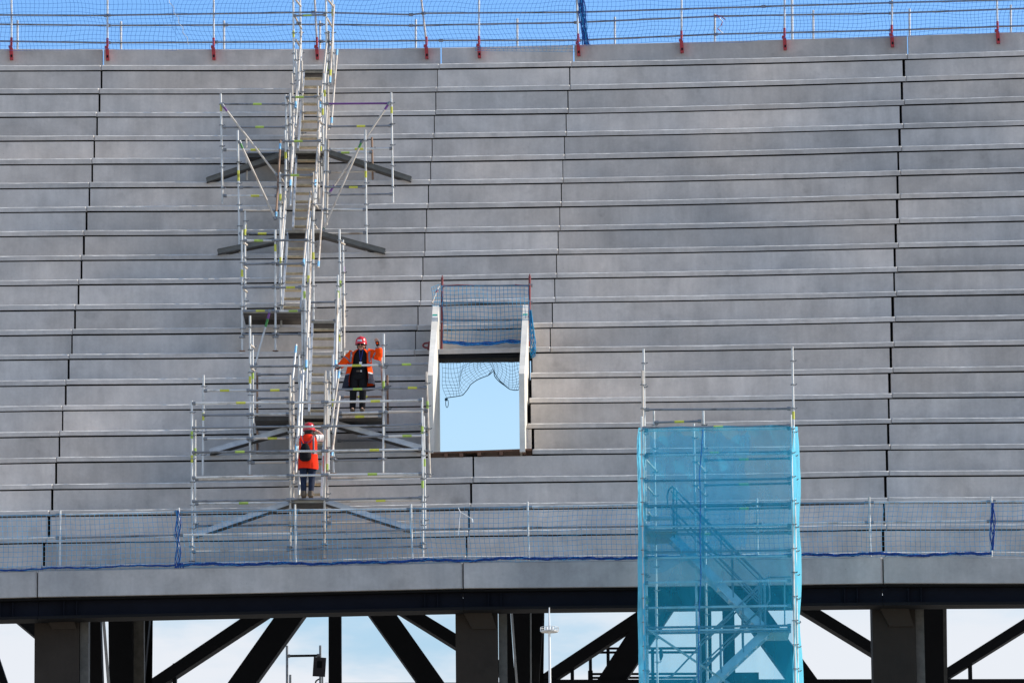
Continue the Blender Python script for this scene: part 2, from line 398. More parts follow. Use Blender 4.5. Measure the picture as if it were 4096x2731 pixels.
def row_points(i, xa, xb, jitter):
    """stations between joints a and b (image records) with z of tread edge and joint"""
    P0, P1 = at(xa[2], xa[0], yr(i)), at(xb[2], xb[0], yr(i))
    Q0, Q1 = at(xa[2], xa[1], yr(i)), at(xb[2], xb[1], yr(i))
    return P0, P1, Q0, Q1

for i in range(21):
    for ch in ROWS[i]:
        for k in range(len(ch)-1):
            a, b = ch[k], ch[k+1]
            P0, P1, Q0, Q1 = row_points(i, a, b, 0)
            span = P1.x-P0.x
            open_l = (i >= 13 and i <= 16 and ch is ROWS[i][-1] and k == 0 and len(ROWS[i]) == 2)
            g0 = 0.004; g1 = 0.004
            jz = random.uniform(-0.006, 0.006)
            mb = MB()
            ns = max(2, int(span/.33))
            xs = [P0.x+g0, P0.x+g0+0.025] + [lerp(P0.x, P1.x, q/ns) for q in range(1, ns)] + [P1.x-g1-0.028, P1.x-g1]
            pts = []
            for q, X in enumerate(xs):
                t = (X-P0.x)/span
                chip = random.uniform(-0.002, 0.002)
                back = 0.012 if q == 0 else (0.028 if q == len(xs)-1 else chip)
                pts.append((X, lerp(P0.z, P1.z, t)+jz+chip*0.6, lerp(Q0.z, Q1.z, t)+jz, back))
            unit_slab(mb, pts, i)
            # riser standing on the back of this tread, up to the joint of the row above
            if i > 0:
                pass
                if len(ROWS[i]) == 1 and len(ch) == 5:
                    gl, gr = [(.02, .02), (.02, .016), (.016, .022), (.022, .02)][k]
                elif len(ROWS[i]) == 1:
                    gl, gr = [(.02, .017), (.017, .008), (.008, .009), (.009, .022), (.022, .02)][k]
                elif ch is ROWS[i][0]:
                    gl, gr = [(.02, .017), (.017, .0)][k]
                else:
                    gl, gr = [(0.05, .022), (.022, .02)][k]
                gl *= random.uniform(0.9, 1.6); gr *= random.uniform(0.9, 1.6)
                # the riser sits under the row above: follow its joint line
                u0 = at(a[2], a[1], yr(i)); 
                Xa, Xb = P0.x+gl, P1.x-gr
                # take the joint x of the row above so that the riser lines up with its nosing
                up = None
                for ch2 in ROWS[i-1]:
                    if len(ch2) == len(ch) or (len(ROWS[i-1]) == len(ROWS[i])):
                        if ROWS[i-1].index(ch2) == ROWS[i].index(ch): up = ch2
                nn = max(2, int(span/2.2)); ring = []
                for q in range(nn+1):
                    X = lerp(Xa, Xb, q/nn)
                    zb = interp_row(i, X, 0)-0.05
                    zt = interp_row(i-1, X, 1) - 0.018
                    y = plan_y(i-1, X, 0.022)
                    ring.append([Vector((X, y, zb)), Vector((X, y, zt)), Vector((X, y+0.14, zt)), Vector((X, y+0.14, zb))])
                for q in range(nn):
                    A, B = ring[q], ring[q+1]; vs = A+B
                    mb.add(vs, [(0, 1, 5, 4)], 'concrete'); mb.add(vs, [(1, 2, 6, 5), (2, 3, 7, 6)], 'gap')
                mb.add(ring[0], [(0, 1, 2, 3)], 'concrete'); mb.add(ring[-1], [(3, 2, 1, 0)], 'concrete')
            mb.build('terrace_unit', stand)

# parapet panels behind the top row
for k in range(len(PARA)-1):
    (xa, ya), (xb, yb) = PARA[k], PARA[k+1]
    A, B = at(xa, ya, Y0), at(xb, yb, Y0)
    gp = 0.016 if k else 0.02
    mb = MB(); n = 5; rings = []
    for q in range(n+1):
        X = lerp(A.x+gp, B.x-gp, q/n); z1 = lerp(A.z, B.z, (X-A.x)/(B.x-A.x)); z0 = interp_row(0, X, 0)-0.08
        y = Y0 + sag(X) + 0.03
        rings.append([Vector((X, y, z0)), Vector((X, y, z1-.012)), Vector((X, y+.012, z1)), Vector((X, y+.17, z1)), Vector((X, y+.17, z0))])
    mb.loft(rings, 'concrete'); mb.build('parapet_panel', stand)

# stepped raker beams behind the joints
def raker(jlist, rows, wid=0.36, shift=0.0):
    mb = MB()
    for i in rows:
        if i == 0 or i >= len(jlist): continue
        P = at(jlist[i][2], jlist[i][0], yr(i))
        X = P.x + (shift if 13 <= i <= (16 if shift < 0 else 17) else 0)
        y0 = plan_y(i-1, X, 0.022+0.17); zt = interp_row(i-1, X, 1)-0.008; zb = interp_row(i, X, 1)-0.5
        mb.box((X-wid/2, y0, zb), (X+wid/2, y0+0.62, zt), 'steel_dark')
    return mb.build('raker_beam', stand)
raker(J0, range(21)); raker(J1, range(13)); raker(J1, range(13, 17), shift=-.27); raker(J1, range(17, 21)); raker(J2, range(13)); raker(J2 + [(1901, 1922.5, 2131)], range(13, 18), shift=.20); raker(J3, range(21))
raker([side(J0, i, True) for i in range(21)], range(21)); raker([side(J3, i, False) for i in range(21)], range(21))

# front fascia panels
FAS = [(-1550, 2318, 2428), (150, 2281, 2385), (1852, 2247.5, 2350), (3532, 2226.5, 2330), (5250, 2226, 2326)]
for k in range(4):
    (xa, ta, ba), (xb, tb, bb) = FAS[k], FAS[k+1]
    A, B, A2, B2 = at(xa, ta, DB), at(xb, tb, DB), at(xa, ba, DB), at(xb, bb, DB)
    mb = MB(); rings = []
    xs = [A.x+.012, A.x+.03] + [lerp(A.x, B.x, q/5) for q in range(1, 5)] + [B.x-.055, B.x-.012]
    for q, X in enumerate(xs):
        t = (X-A.x)/(B.x-A.x); z1 = lerp(A.z, B.z, t); z0 = lerp(A2.z, B2.z, t); y = DB+sag(X)
        bk = 0.012 if q == 0 else (0.045 if q == len(xs)-1 else 0)
        rings.append([Vector((X, y+bk, z0)), Vector((X, y+bk, z1-.015)), Vector((X, y+bk+.015, z1)), Vector((X, y+.26, z1)), Vector((X, y+.26, z0))])
    mb.loft(rings, 'fascia'); mb.build('fascia_panel', stand)

# steel edge beam: top flange, web, bottom flange, then a deeper secondary member behind
BT = [(-1550, 2432), (150, 2388), (1852, 2353), (3532, 2333), (5250, 2329)]
BBm = [(-1550, 2512), (150, 2474), (1852, 2437.5), (3532, 2419), (5250, 2409)]
def beam_line(x, tab):
    for a, b in zip(tab, tab[1:]):
        if x <= b[0]: return lerp(a[1], b[1], (x-a[0])/(b[0]-a[0]))
    return tab[-1][1]
for k in range(4):
    mb = MB(); xa, xb = BT[k][0], BT[k+1][0]
    st = []
    for q in range(5):
        x = lerp(xa, xb, q/4)
        T, Bm = at(x, beam_line(x, BT), DB+.05), at(x, beam_line(x, BBm), DB+.05)
        st.append((T.x, T.z-0.004, Bm.z))
    gp = 0.004
    st[0] = (st[0][0]+gp, *st[0][1:]); st[-1] = (st[-1][0]-gp, *st[-1][1:])
    def strip(y0, y1, fz0, fz1, mat):
        rings = [[Vector((X, DB+sag(X)+y0, fz0(zt, zb))), Vector((X, DB+sag(X)+y0, fz1(zt, zb))), Vector((X, DB+sag(X)+y1, fz1(zt, zb))), Vector((X, DB+sag(X)+y1, fz0(zt, zb)))] for X, zt, zb in st]
        mb.loft(rings, mat)
    strip(.10, .62, lambda t, b: t-.045, lambda t, b: t, 'steel_dark')
    strip(.30, .34, lambda t, b: b+.061, lambda t, b: t-.046, 'steel_navy')
    strip(.05, .62, lambda t, b: b, lambda t, b: b+.06, 'steel_dark')
    # stiffeners and bolt rows near the splices
    for q in (0.06, 0.09, 0.91, 0.94):
        x = lerp(st[0][0], st[-1][0], q); t = q
        zt = lerp(st[0][1], st[-1][1], q); zb = lerp(st[0][2], st[-1][2], q)
        mb.box((x-.01, DB+sag(x)+.2, zb+.062), (x+.01, DB+sag(x)+.299, zt-.047), 'steel_navy')
    mb.build('edge_beam', stand)

# columns (front) and the leaning members behind them
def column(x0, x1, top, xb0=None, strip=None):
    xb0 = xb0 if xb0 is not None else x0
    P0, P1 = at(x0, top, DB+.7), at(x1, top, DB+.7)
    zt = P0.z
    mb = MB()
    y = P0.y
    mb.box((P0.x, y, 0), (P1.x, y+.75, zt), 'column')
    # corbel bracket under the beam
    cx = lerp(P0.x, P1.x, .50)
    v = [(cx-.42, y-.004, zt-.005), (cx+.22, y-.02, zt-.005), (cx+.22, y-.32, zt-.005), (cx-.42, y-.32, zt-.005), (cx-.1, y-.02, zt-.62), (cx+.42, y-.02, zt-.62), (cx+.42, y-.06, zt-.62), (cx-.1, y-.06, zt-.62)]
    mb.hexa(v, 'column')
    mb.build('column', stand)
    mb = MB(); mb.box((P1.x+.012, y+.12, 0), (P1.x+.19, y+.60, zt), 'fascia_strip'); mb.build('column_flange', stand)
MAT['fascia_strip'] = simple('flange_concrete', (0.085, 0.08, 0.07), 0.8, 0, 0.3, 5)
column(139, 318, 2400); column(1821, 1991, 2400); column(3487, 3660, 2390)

YB = DB + 16.0                      # rear bracing plane
def rear_post(x0t, x1t, x0b, x1b, Y, mat='steel_dark', name='rear_column', yt=2380, yb=2731, dep=0.6):
    A, B, C, D = at(x0t, yt, Y), at(x1t, yt, Y), at(x0b, yb, Y), at(x1b, yb, Y)
    k = 1.0 + (A.z-0.0)/(A.z-C.z) - 1.0
    C2 = A + (C-A)*(A.z/(A.z-C.z)); D2 = B + (D-B)*(B.z/(B.z-D.z))
    # keep the lower ends sane: straight continuation to the ground
    mb = MB(); o = Vector((0, dep, 0))
    mb.hexa([C2, D2, D2+o, C2+o, A, B, B+o, A+o], mat)
    return mb.build(name, stand)
# left group
rear_post(345, 398, 345, 410, DB+6, 'steel_dark'); rear_post(400, 412, 428, 440, DB+8, 'alu', 'sunlit_strip', dep=.04)  # narrow alu bar stands in for the sunlit edge between members
rear_post(432, 531, 436, 533, DB+9); rear_post(535, 575, 535, 576, DB+9.2, 'fascia_strip', 'column_flange', dep=.4)
rear_post(578, 606, 577, 574, DB+9.6)
# middle group
rear_post(2012, 2037, 2012, 2060, DB+6); rear_post(2037, 2046, 2063, 2072, DB+8, 'alu', 'sunlit_strip', dep=.04)  # pale alu bar again drawn for the streak of sun between members
rear_post(2050, 2118, 2070, 2120, DB+9); rear_post(2120, 2126, 2121, 2126, DB+9.2, 'alu', 'column_flange', dep=.3)
rear_post(2128, 2179, 2127, 2156, DB+9.6)
# right group
rear_post(3676, 3684, 3680, 3690, DB+6); rear_post(3684, 3770, 3690, 3776, DB+9); rear_post(3772, 3786, 3774, 3790, DB+9.2, 'fascia_strip', 'column_flange', dep=.4)

def brace(tl, tr, bl, br, Y=YB, ext=0.12, name='bracing_member', dep=.55):
    """tapered rolled member given by its four corners"""
    A, B, C, D = [at(*p, Y) for p in (tl, tr, bl, br)]
    A2, B2 = A+(A-C)*ext, B+(B-D)*ext
    C2, D2 = C-(A-C)*ext*.4, D-(B-D)*ext*.4
    mb = MB(); o = Vector((0, dep, 0))
    mb.hexa([C2, D2, D2+o, C2+o, A2, B2, B2+o, A2+o], 'steel_dark'); return mb.build(name, stand)
brace((986, 2456), (1081, 2455), (578, 2731), (660, 2731))
brace((1105, 2455), (1228, 2447), (909, 2731), (1023, 2731))
brace((1314, 2446), (1364, 2446), (1314, 2731), (1365, 2731), name='bracing_post')
brace((1468, 2446), (1577, 2444), (1672, 2731), (1780, 2731))
brace((1592, 2445), (1680, 2445), (1990, 2692), (2000, 2640))
brace((2554, 2440), (2650, 2434), (2159, 2702), (2245, 2700))
brace((2572, 2436), (2694, 2436), (2380, 2731), (2495, 2731))
brace((2801, 2434), (2845, 2434), (2802, 2731), (2848, 2731), name='bracing_post')
brace((2892, 2432), (2937, 2432), (2896, 2731), (2942, 2731), name='bracing_post')
brace((2948, 2434), (3063, 2430), (3164, 2731), (3282, 2731))
brace((3168, 2420), (3255, 2422), (3700, 2744), (3690, 2690))
brace((4180, 2420), (4200, 2456), (3760, 2686), (3780, 2718))
brace((0, 2430), (10, 2380), (300, 2680), (330, 2632))
brace((-60, 2620), (-10, 2610), (0, 2731), (40, 2760))
for xa, xb, yt in ((1300, 2040, 2729), (2160, 3500, 2716), (3770, 4700, 2714), (-900, 180, 2760)):
    A, B = at(xa, yt, YB), at(xb, yt-2, YB); mb = MB()
    o = Vector((0, .5, 0)); dz = Vector((0, 0, -.45)); mb.hexa([A+dz, B+dz, B+dz+o, A+dz+o, A, B, B+o, A+o], 'steel_dark'); mb.build('bottom_chord', stand)
for xa in (690, 3876, 2282):
    A, B = at(xa, 2650, YB), at(xa+15, 2740, YB); mb = MB(); mb.box((A.x, A.y+.05, B.z), (B.x, A.y+.4, A.z), 'steel_dark'); mb.build('gusset_post', stand)
A, B = at(2937, 2688, YB-.6), at(3036, 2731, YB-.6); mb = MB(); mb.box((A.x, A.y, B.z-.3), (B.x, A.y+.5, A.z), 'steel_dark'); mb.build('gusset_block', stand)

# vomitory side walls
def vom_wall(front_x0, front_x1, front_top, front_bot, back_x0, back_x1, back_top, name_label):
    Yf, Yk = yrow(17)-.12, yrow(12)+.1
    f0, f1 = at(front_x0, front_top, Yf), at(front_x1, front_top, Yf)
    b0 = at(front_x0, front_bot, Yf)
    k0, k1 = at(back_x0, back_top, Yk), at(back_x1, back_top, Yk)
    zb = b0.z-.03
    Lf = [Vector((f0.x, f0.y, zb)), f0, k0, Vector((k0.x, k0.y, zb))]
    Rf = [Vector((f1.x, f1.y, zb)), Vector((f1.x, f1.y, f0.z)), Vector((k1.x, k1.y, k0.z)), Vector((k1.x, k1.y, zb))]
    mb = MB(); vs = Lf+Rf
    mb.add(vs, [(0, 1, 2, 3), (7, 6, 5, 4), (0, 4, 5, 1), (1, 5, 6, 2), (2, 6, 7, 3), (0, 3, 7, 4)], 'concrete_smooth')
    ob = mb.build('vomitory_wall', stand)
    # green and white survey stickers on the coping
    st = MB()
    for t0, t1, m in ((.845, .868, 'green_tape'), (.825, .844, 'white')):
        nrm = (k0-f0).cross(f1-f0).normalized(); 
        if nrm.y > 0: nrm = -nrm
        if nrm.z < 0 and nrm.y > -0.01: nrm = -nrm
        e = nrm*0.004
        q0, q1 = f0.lerp(k0, t0), f0.lerp(k0, t1); r0, r1 = Rf[1].lerp(Rf[2], t0), Rf[1].lerp(Rf[2], t1)
        st.add([q0.lerp(r0, .08)+e, q0.lerp(r0, .85)+e, q1.lerp(r1, .85)+e, q1.lerp(r1, .08)+e], [(0, 1, 2, 3)], m)
    stk = st.build('sticker', ob); return ob
vom_wall(1711, 1731.5, 1500, 1804, 1731, 1757, 1222, '')
vom_wall(2076, 2097.5, 1494, 1800, 2092, 2117.5, 1220, '')
# stub wall beside the opening at the lowest riser, and the lintel over the opening
A, B = at(2097.5, 1716, yrow(16)+.03), at(2127, 1806, yrow(16)+.03)
mb = MB(); mb.box((A.x, A.y, B.z), (B.x, A.y+.14, A.z), 'concrete'); mb.build('vomitory_stub_wall', stand)
A, B = at(1700, 1422, yrow(13)+.03), at(2110, 1419, yrow(13)+.03)
mb = MB(); mb.box((A.x, A.y+.0, A.z-.07), (B.x, A.y+.5, A.z+.02), 'steel_dark'); mb.build('lintel', stand)

# ------------------------------------------------------------------ timber threshold in the opening
Yt = yrow(17)-.05
A, B = at(1690, 1812, Yt), at(2127, 1797, Yt)
deckt = thing('timber_platform', 'rough brown timber boards laid over joists at the foot of the opening', 'timber platform', tuple(A))
mb = MB()
dz = B.z-A.z
for q in range(3):
    y = A.y + .02 + q*.24
    mb.hexa([(A.x, y, A.z-.012), (B.x, y, B.z-.012), (B.x, y+.22, B.z-.012), (A.x, y+.22, A.z-.012), (A.x, y, A.z+.022), (B.x, y, B.z+.022), (B.x, y+.22, B.z+.022), (A.x, y+.22, A.z+.022)], 'timber_red')
mb.build('board', deckt)
for t in (.215, .355, .52, .72, .93):
    x = lerp(A.x, B.x, t); z = lerp(A.z, B.z, t)-.016
    mb = MB(); mb.box((x-.04, A.y+.03, z-.075), (x+.04, A.y+.7, z), 'timber_red'); mb.build('joist', deckt)

# ------------------------------------------------------------------ scaffold tubes
TR = 0.0242
def tag_band(mb, p, q, t0, t1, mat, r=TR):
    p = Vector(p); q = Vector(q); mb.tube(p.lerp(q, t0), p.lerp(q, t1), r+.0025, mat)
def rosettes(mb, p, q, start=0.12, r=TR, mat='galv_dark'):
    p = Vector(p); q = Vector(q); d = (q-p); Lh = d.length; d.normalize(); s = start
    while s < Lh-.03:
        c = p+d*s
        mb.tube(c-d*.006, c+d*.006, r+.028, mat, 8)
        mb.tube(c+Vector((.045, -.01, -.012)), c+Vector((.085, -.02, .012)), .012, mat, 5)
        s += .5
def post(parent, x0, y0, x1, y1, Y, mat='galv', ros=True, tags=(), foot=0, name='post', start=0.25, r=TR):
    """upright standard; (x0,y0) its top, (x1,y1) its foot in the survey"""
    q = at(x1, y1, Y); p = at(x0, y0, Y)
    mb = MB(); mb.tube(p, q, r, mat)
    # spigot on top
    d = (p-q).normalized(); 
    if ros: rosettes(mb, p, q, start)
    for (t, m) in tags: tag_band(mb, p, q, t, min(1, t + .16/max(.3, (p-q).length)), m, r)
    if foot:
        mb.tube(q-d*0.0, q+d*.30, r*.72, 'rust'); mb.tube(q+d*.30, q+d*.33, r+.045, 'galv_dark', 6); mb.tube(q, q+d*.008, .07, 'rust', 8)
    return mb.build(name, parent)
def rail(parent, x0, y0, x1, y1, Y, Y2=None, mat='galv', tags=(), name='ledger', r=TR, ends=True):
    p, q = at(x0, y0, Y), at(x1, y1, Y if Y2 is None else Y2)
    mb = MB(); mb.tube(p, q, r, mat)
    if ends:
        d = (q-p).normalized()
        for e, s in ((p, 1), (q, -1)): mb.tube(e, e+d*s*.075, r+.016, 'galv_dark', 6)
    for (t, m) in tags: tag_band(mb, p, q, t, min(1, t+.20/max(.3, (p-q).length)), m, r)
    return mb.build(name, parent)

yC = lambda r, o=.1: yrow(r)+o
stair = thing('scaffold_staircase', 'galvanised tube scaffold staircase climbing the terrace between wide landings', 'scaffold', tuple(at(1230, 2244, DB+.35)))
D7, D6, D9, D8, D13, D12, D18, D17, D20 = yC(7), yC(6), yC(9), yC(8), yC(13), yC(12), yC(18), yC(17), yC(20)
DF = DB + .62
# top landing bay
post(stair, 883, 376, 890, 817, D7, tags=((.10, 'yellow'),)); post(stair, 1565, 371, 1572, 812, D7, tags=((.13, 'yellow'),), mat='galv')
post(stair, 984.5, 553, 988.5, 722, D6, 'galv_tan', False, foot=0); post(stair, 1487.5, 550, 1491, 719, D6, 'rust', True, foot=0)
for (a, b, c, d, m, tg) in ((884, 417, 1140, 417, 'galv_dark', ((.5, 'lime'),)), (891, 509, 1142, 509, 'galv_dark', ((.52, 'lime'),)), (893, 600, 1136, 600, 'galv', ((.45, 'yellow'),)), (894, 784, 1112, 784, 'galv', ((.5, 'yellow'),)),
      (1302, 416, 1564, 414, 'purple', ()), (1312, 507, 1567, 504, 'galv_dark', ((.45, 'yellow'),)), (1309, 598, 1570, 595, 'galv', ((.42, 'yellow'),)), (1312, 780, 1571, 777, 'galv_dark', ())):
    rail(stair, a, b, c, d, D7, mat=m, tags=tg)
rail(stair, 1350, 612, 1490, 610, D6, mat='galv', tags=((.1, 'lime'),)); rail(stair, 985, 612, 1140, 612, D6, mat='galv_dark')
rail(stair, 1310, 690, 1570, 683, D6, mat='galv_tan')
rail(stair, 888, 419, 1110, 705, D7-.06, mat='galv_tan', name='brace', tags=((.0, 'purple'),)); rail(stair, 1558, 411, 1312, 780, D7-.06, mat='galv_tan', name='brace', tags=((.0, 'purple'), (.9, 'purple')))
# second landing bay
post(stair, 951, 522, 958, 1009, D9, tags=((.33, 'yellow'), (.36, 'yellow'))); post(stair, 1461, 520, 1466.5, 1005, D9, tags=((.34, 'yellow'),))
post(stair, 980, 842, 982, 1009, D9, 'galv', tags=((.35, 'yellow'),))
for (a, b, c, d, m, tg) in ((959, 750, 1108, 750, 'galv_dark', ()), (959, 842, 1100, 842, 'galv_tan', ()), (957, 935, 1105, 935, 'galv_dark', ((.5, 'yellow'),)), (1297, 749, 1462, 749, 'galv_dark', ((.6, 'yellow'),)), (1295, 839, 1464, 839, 'galv', ()), (1290, 935, 1465, 932, 'galv_tan', ())):
    rail(stair, a, b, c, d, D9, mat=m, tags=tg)
rail(stair, 957, 564, 1103, 879, D9-.06, mat='galv_tan', name='brace', tags=((.0, 'green'),)); rail(stair, 1449, 561, 1290, 927, D9-.06, mat='galv_tan', name='brace', tags=((.0, 'green'), (.96, 'green')))
# third landing bay
post(stair, 967.5, 920, 969, 1404, D13, tags=((.33, 'yellow'),), foot=1); post(stair, 1101, 920, 1102, 1404, D13, tags=((.12, 'yellow'),), foot=1)
post(stair, 979.5, 900, 981, 1240, D12, tags=((.05, 'yellow'),)); post(stair, 1120, 830, 1125, 1306, D12, 'galv', tags=((.42, 'yellow'),))
post(stair, 1232, 918, 1236, 1404, D13, tags=((.38, 'yellow'),)); post(stair, 1252, 840, 1254, 1300, D12, tags=((.37, 'yellow'),))
post(stair, 1358, 918, 1363, 1404, D13, tags=((.42, 'lime'),)); post(stair, 1371.5, 960, 1376, 1303, D12, 'galv')
post(stair, 1352, 1100, 1356, 1456, D13-.8, tags=((.18, 'lime'),)); post(stair, 1217, 1102, 1220, 1500, D13-.8, tags=((.16, 'lime'),)); post(stair, 1345, 1157, 1348, 1456, D13-.75)
for (a, b, c, d, m, tg) in ((975, 962.5, 1100, 962.5, 'galv', ((.33, 'lime'),)), (1103, 962, 1230, 961, 'galv_dark', ()), (975, 1058, 1100, 1054, 'galv_dark', ()), (1103, 1057, 1216, 1055, 'galv_dark', ()), (972, 1151, 1100, 1149, 'galv_dark', ()), (1103, 1151, 1206, 1149, 'galv_dark', ((.4, 'yellow'),)),
      (972, 1245, 1100, 1243, 'galv_dark', ((.4, 'yellow'),)), (1103, 1246, 1206, 1244, 'galv', ((.5, 'lime'),)), (968, 1337, 1100, 1337, 'galv_dark', ()), (1103, 1337, 1206, 1337, 'galv_dark', ()), (1228, 1210, 1350, 1208, 'galv_dark', ()), (1245, 1284, 1346, 1283, 'galv_tan', ())):
    rail(stair, a, b, c, d, D13, mat=m, tags=tg)
rail(stair, 1081, 1238, 1019, 1465, D13-.1, mat='galv', name='brace', tags=((.02, 'purple'), (.16, 'green')))
# fourth landing bay, the widest
post(stair, 814.5, 1500, 811, 1901, D18, tags=((.38, 'yellow'),)); post(stair, 1000, 1263, 1000, 1901, D18, tags=((.38, 'yellow'),), foot=1, mat='galv')
post(stair, 1010.5, 1341, 1012, 1800, D17, tags=((.32, 'lime'),)); post(stair, 1029, 1490, 1029, 1812, D17+.7, 'rust', True)
post(stair, 1535, 1335, 1532, 1893, D18, tags=((.34, 'lime'),), foot=1); post(stair, 1525, 1420, 1540, 1790, D17, 'galv_tan')
post(stair, 1705, 1487, 1720, 1907, D18, tags=((.28, 'lime'),), mat='galv_tan'); post(stair, 1331.5, 1418, 1334, 1893, D18, foot=1, tags=((.38, 'yellow'),))
post(stair, 1549, 1500, 1552, 1700, D17+.7, 'rust', True)
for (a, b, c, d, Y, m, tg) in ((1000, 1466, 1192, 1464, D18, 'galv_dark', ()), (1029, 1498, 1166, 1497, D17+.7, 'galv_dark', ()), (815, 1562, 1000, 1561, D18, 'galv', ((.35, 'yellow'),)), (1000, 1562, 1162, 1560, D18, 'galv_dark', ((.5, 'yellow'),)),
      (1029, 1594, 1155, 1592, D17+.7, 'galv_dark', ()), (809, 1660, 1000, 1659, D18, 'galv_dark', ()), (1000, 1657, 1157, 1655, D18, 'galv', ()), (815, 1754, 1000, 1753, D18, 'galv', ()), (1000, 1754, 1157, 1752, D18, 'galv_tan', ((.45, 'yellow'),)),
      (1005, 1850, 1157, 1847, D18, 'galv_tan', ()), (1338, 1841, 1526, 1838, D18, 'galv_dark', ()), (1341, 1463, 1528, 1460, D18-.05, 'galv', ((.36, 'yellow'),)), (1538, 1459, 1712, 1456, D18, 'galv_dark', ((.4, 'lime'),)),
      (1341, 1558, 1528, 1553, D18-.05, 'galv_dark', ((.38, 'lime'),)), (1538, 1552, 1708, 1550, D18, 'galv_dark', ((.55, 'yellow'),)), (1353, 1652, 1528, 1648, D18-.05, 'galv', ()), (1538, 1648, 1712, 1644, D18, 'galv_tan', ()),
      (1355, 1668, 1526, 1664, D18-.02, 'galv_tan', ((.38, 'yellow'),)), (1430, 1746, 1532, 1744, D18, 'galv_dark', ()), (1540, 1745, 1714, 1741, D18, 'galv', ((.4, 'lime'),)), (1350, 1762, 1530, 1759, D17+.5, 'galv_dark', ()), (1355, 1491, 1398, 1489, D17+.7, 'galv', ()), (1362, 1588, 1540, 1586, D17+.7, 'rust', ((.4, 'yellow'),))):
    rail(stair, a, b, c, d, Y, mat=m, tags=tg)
# front landing bay
post(stair, 767.5, 1603, 768, 2244, DF, tags=((.19, 'lime'), (.34, 'yellow')), foot=1); post(stair, 1160, 1500, 1161, 2244, DF, 'galv_tan', foot=1)
post(stair, 1301, 1483, 1297, 2234, DF, 'galv_tan', foot=1); post(stair, 1688, 1590, 1692, 2230, DF, tags=((.18, 'lime'), (.52, 'lime')), foot=1)
post(stair, 780.5, 1679, 780, 2132, D20+.25, tags=((.25, 'lime'),), mat='galv'); post(stair, 1172, 1520, 1172.5, 2132, D20+.25, 'galv_tan'); post(stair, 1308, 1560, 1309, 2128, D20+.25, 'galv_tan', tags=((.52, 'lime'),)); post(stair, 1695, 1664, 1701, 2116, D20+.25, tags=((.38, 'lime'),))
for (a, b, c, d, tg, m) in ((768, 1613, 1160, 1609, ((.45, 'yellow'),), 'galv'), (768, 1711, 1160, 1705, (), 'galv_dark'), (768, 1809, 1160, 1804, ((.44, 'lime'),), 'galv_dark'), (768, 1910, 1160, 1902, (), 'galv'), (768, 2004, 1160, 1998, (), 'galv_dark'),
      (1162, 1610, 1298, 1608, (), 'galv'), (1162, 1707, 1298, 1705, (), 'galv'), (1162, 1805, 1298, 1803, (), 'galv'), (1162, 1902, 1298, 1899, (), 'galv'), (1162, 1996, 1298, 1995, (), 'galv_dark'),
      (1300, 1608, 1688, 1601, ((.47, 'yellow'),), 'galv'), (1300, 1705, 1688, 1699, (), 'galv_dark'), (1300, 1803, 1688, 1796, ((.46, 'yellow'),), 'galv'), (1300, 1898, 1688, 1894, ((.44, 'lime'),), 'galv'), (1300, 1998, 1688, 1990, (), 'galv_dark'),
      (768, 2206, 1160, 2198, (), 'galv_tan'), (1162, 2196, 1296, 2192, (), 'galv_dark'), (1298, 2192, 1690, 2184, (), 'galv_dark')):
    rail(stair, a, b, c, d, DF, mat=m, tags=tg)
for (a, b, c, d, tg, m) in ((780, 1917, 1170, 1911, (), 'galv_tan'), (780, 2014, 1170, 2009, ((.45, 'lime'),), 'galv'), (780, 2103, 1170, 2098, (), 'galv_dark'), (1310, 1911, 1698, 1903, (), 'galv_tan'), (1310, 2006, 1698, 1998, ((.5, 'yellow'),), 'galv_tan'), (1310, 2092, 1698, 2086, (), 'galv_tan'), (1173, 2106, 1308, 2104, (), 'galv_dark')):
    rail(stair, a, b, c, d, D20+.25, mat=m, tags=tg)
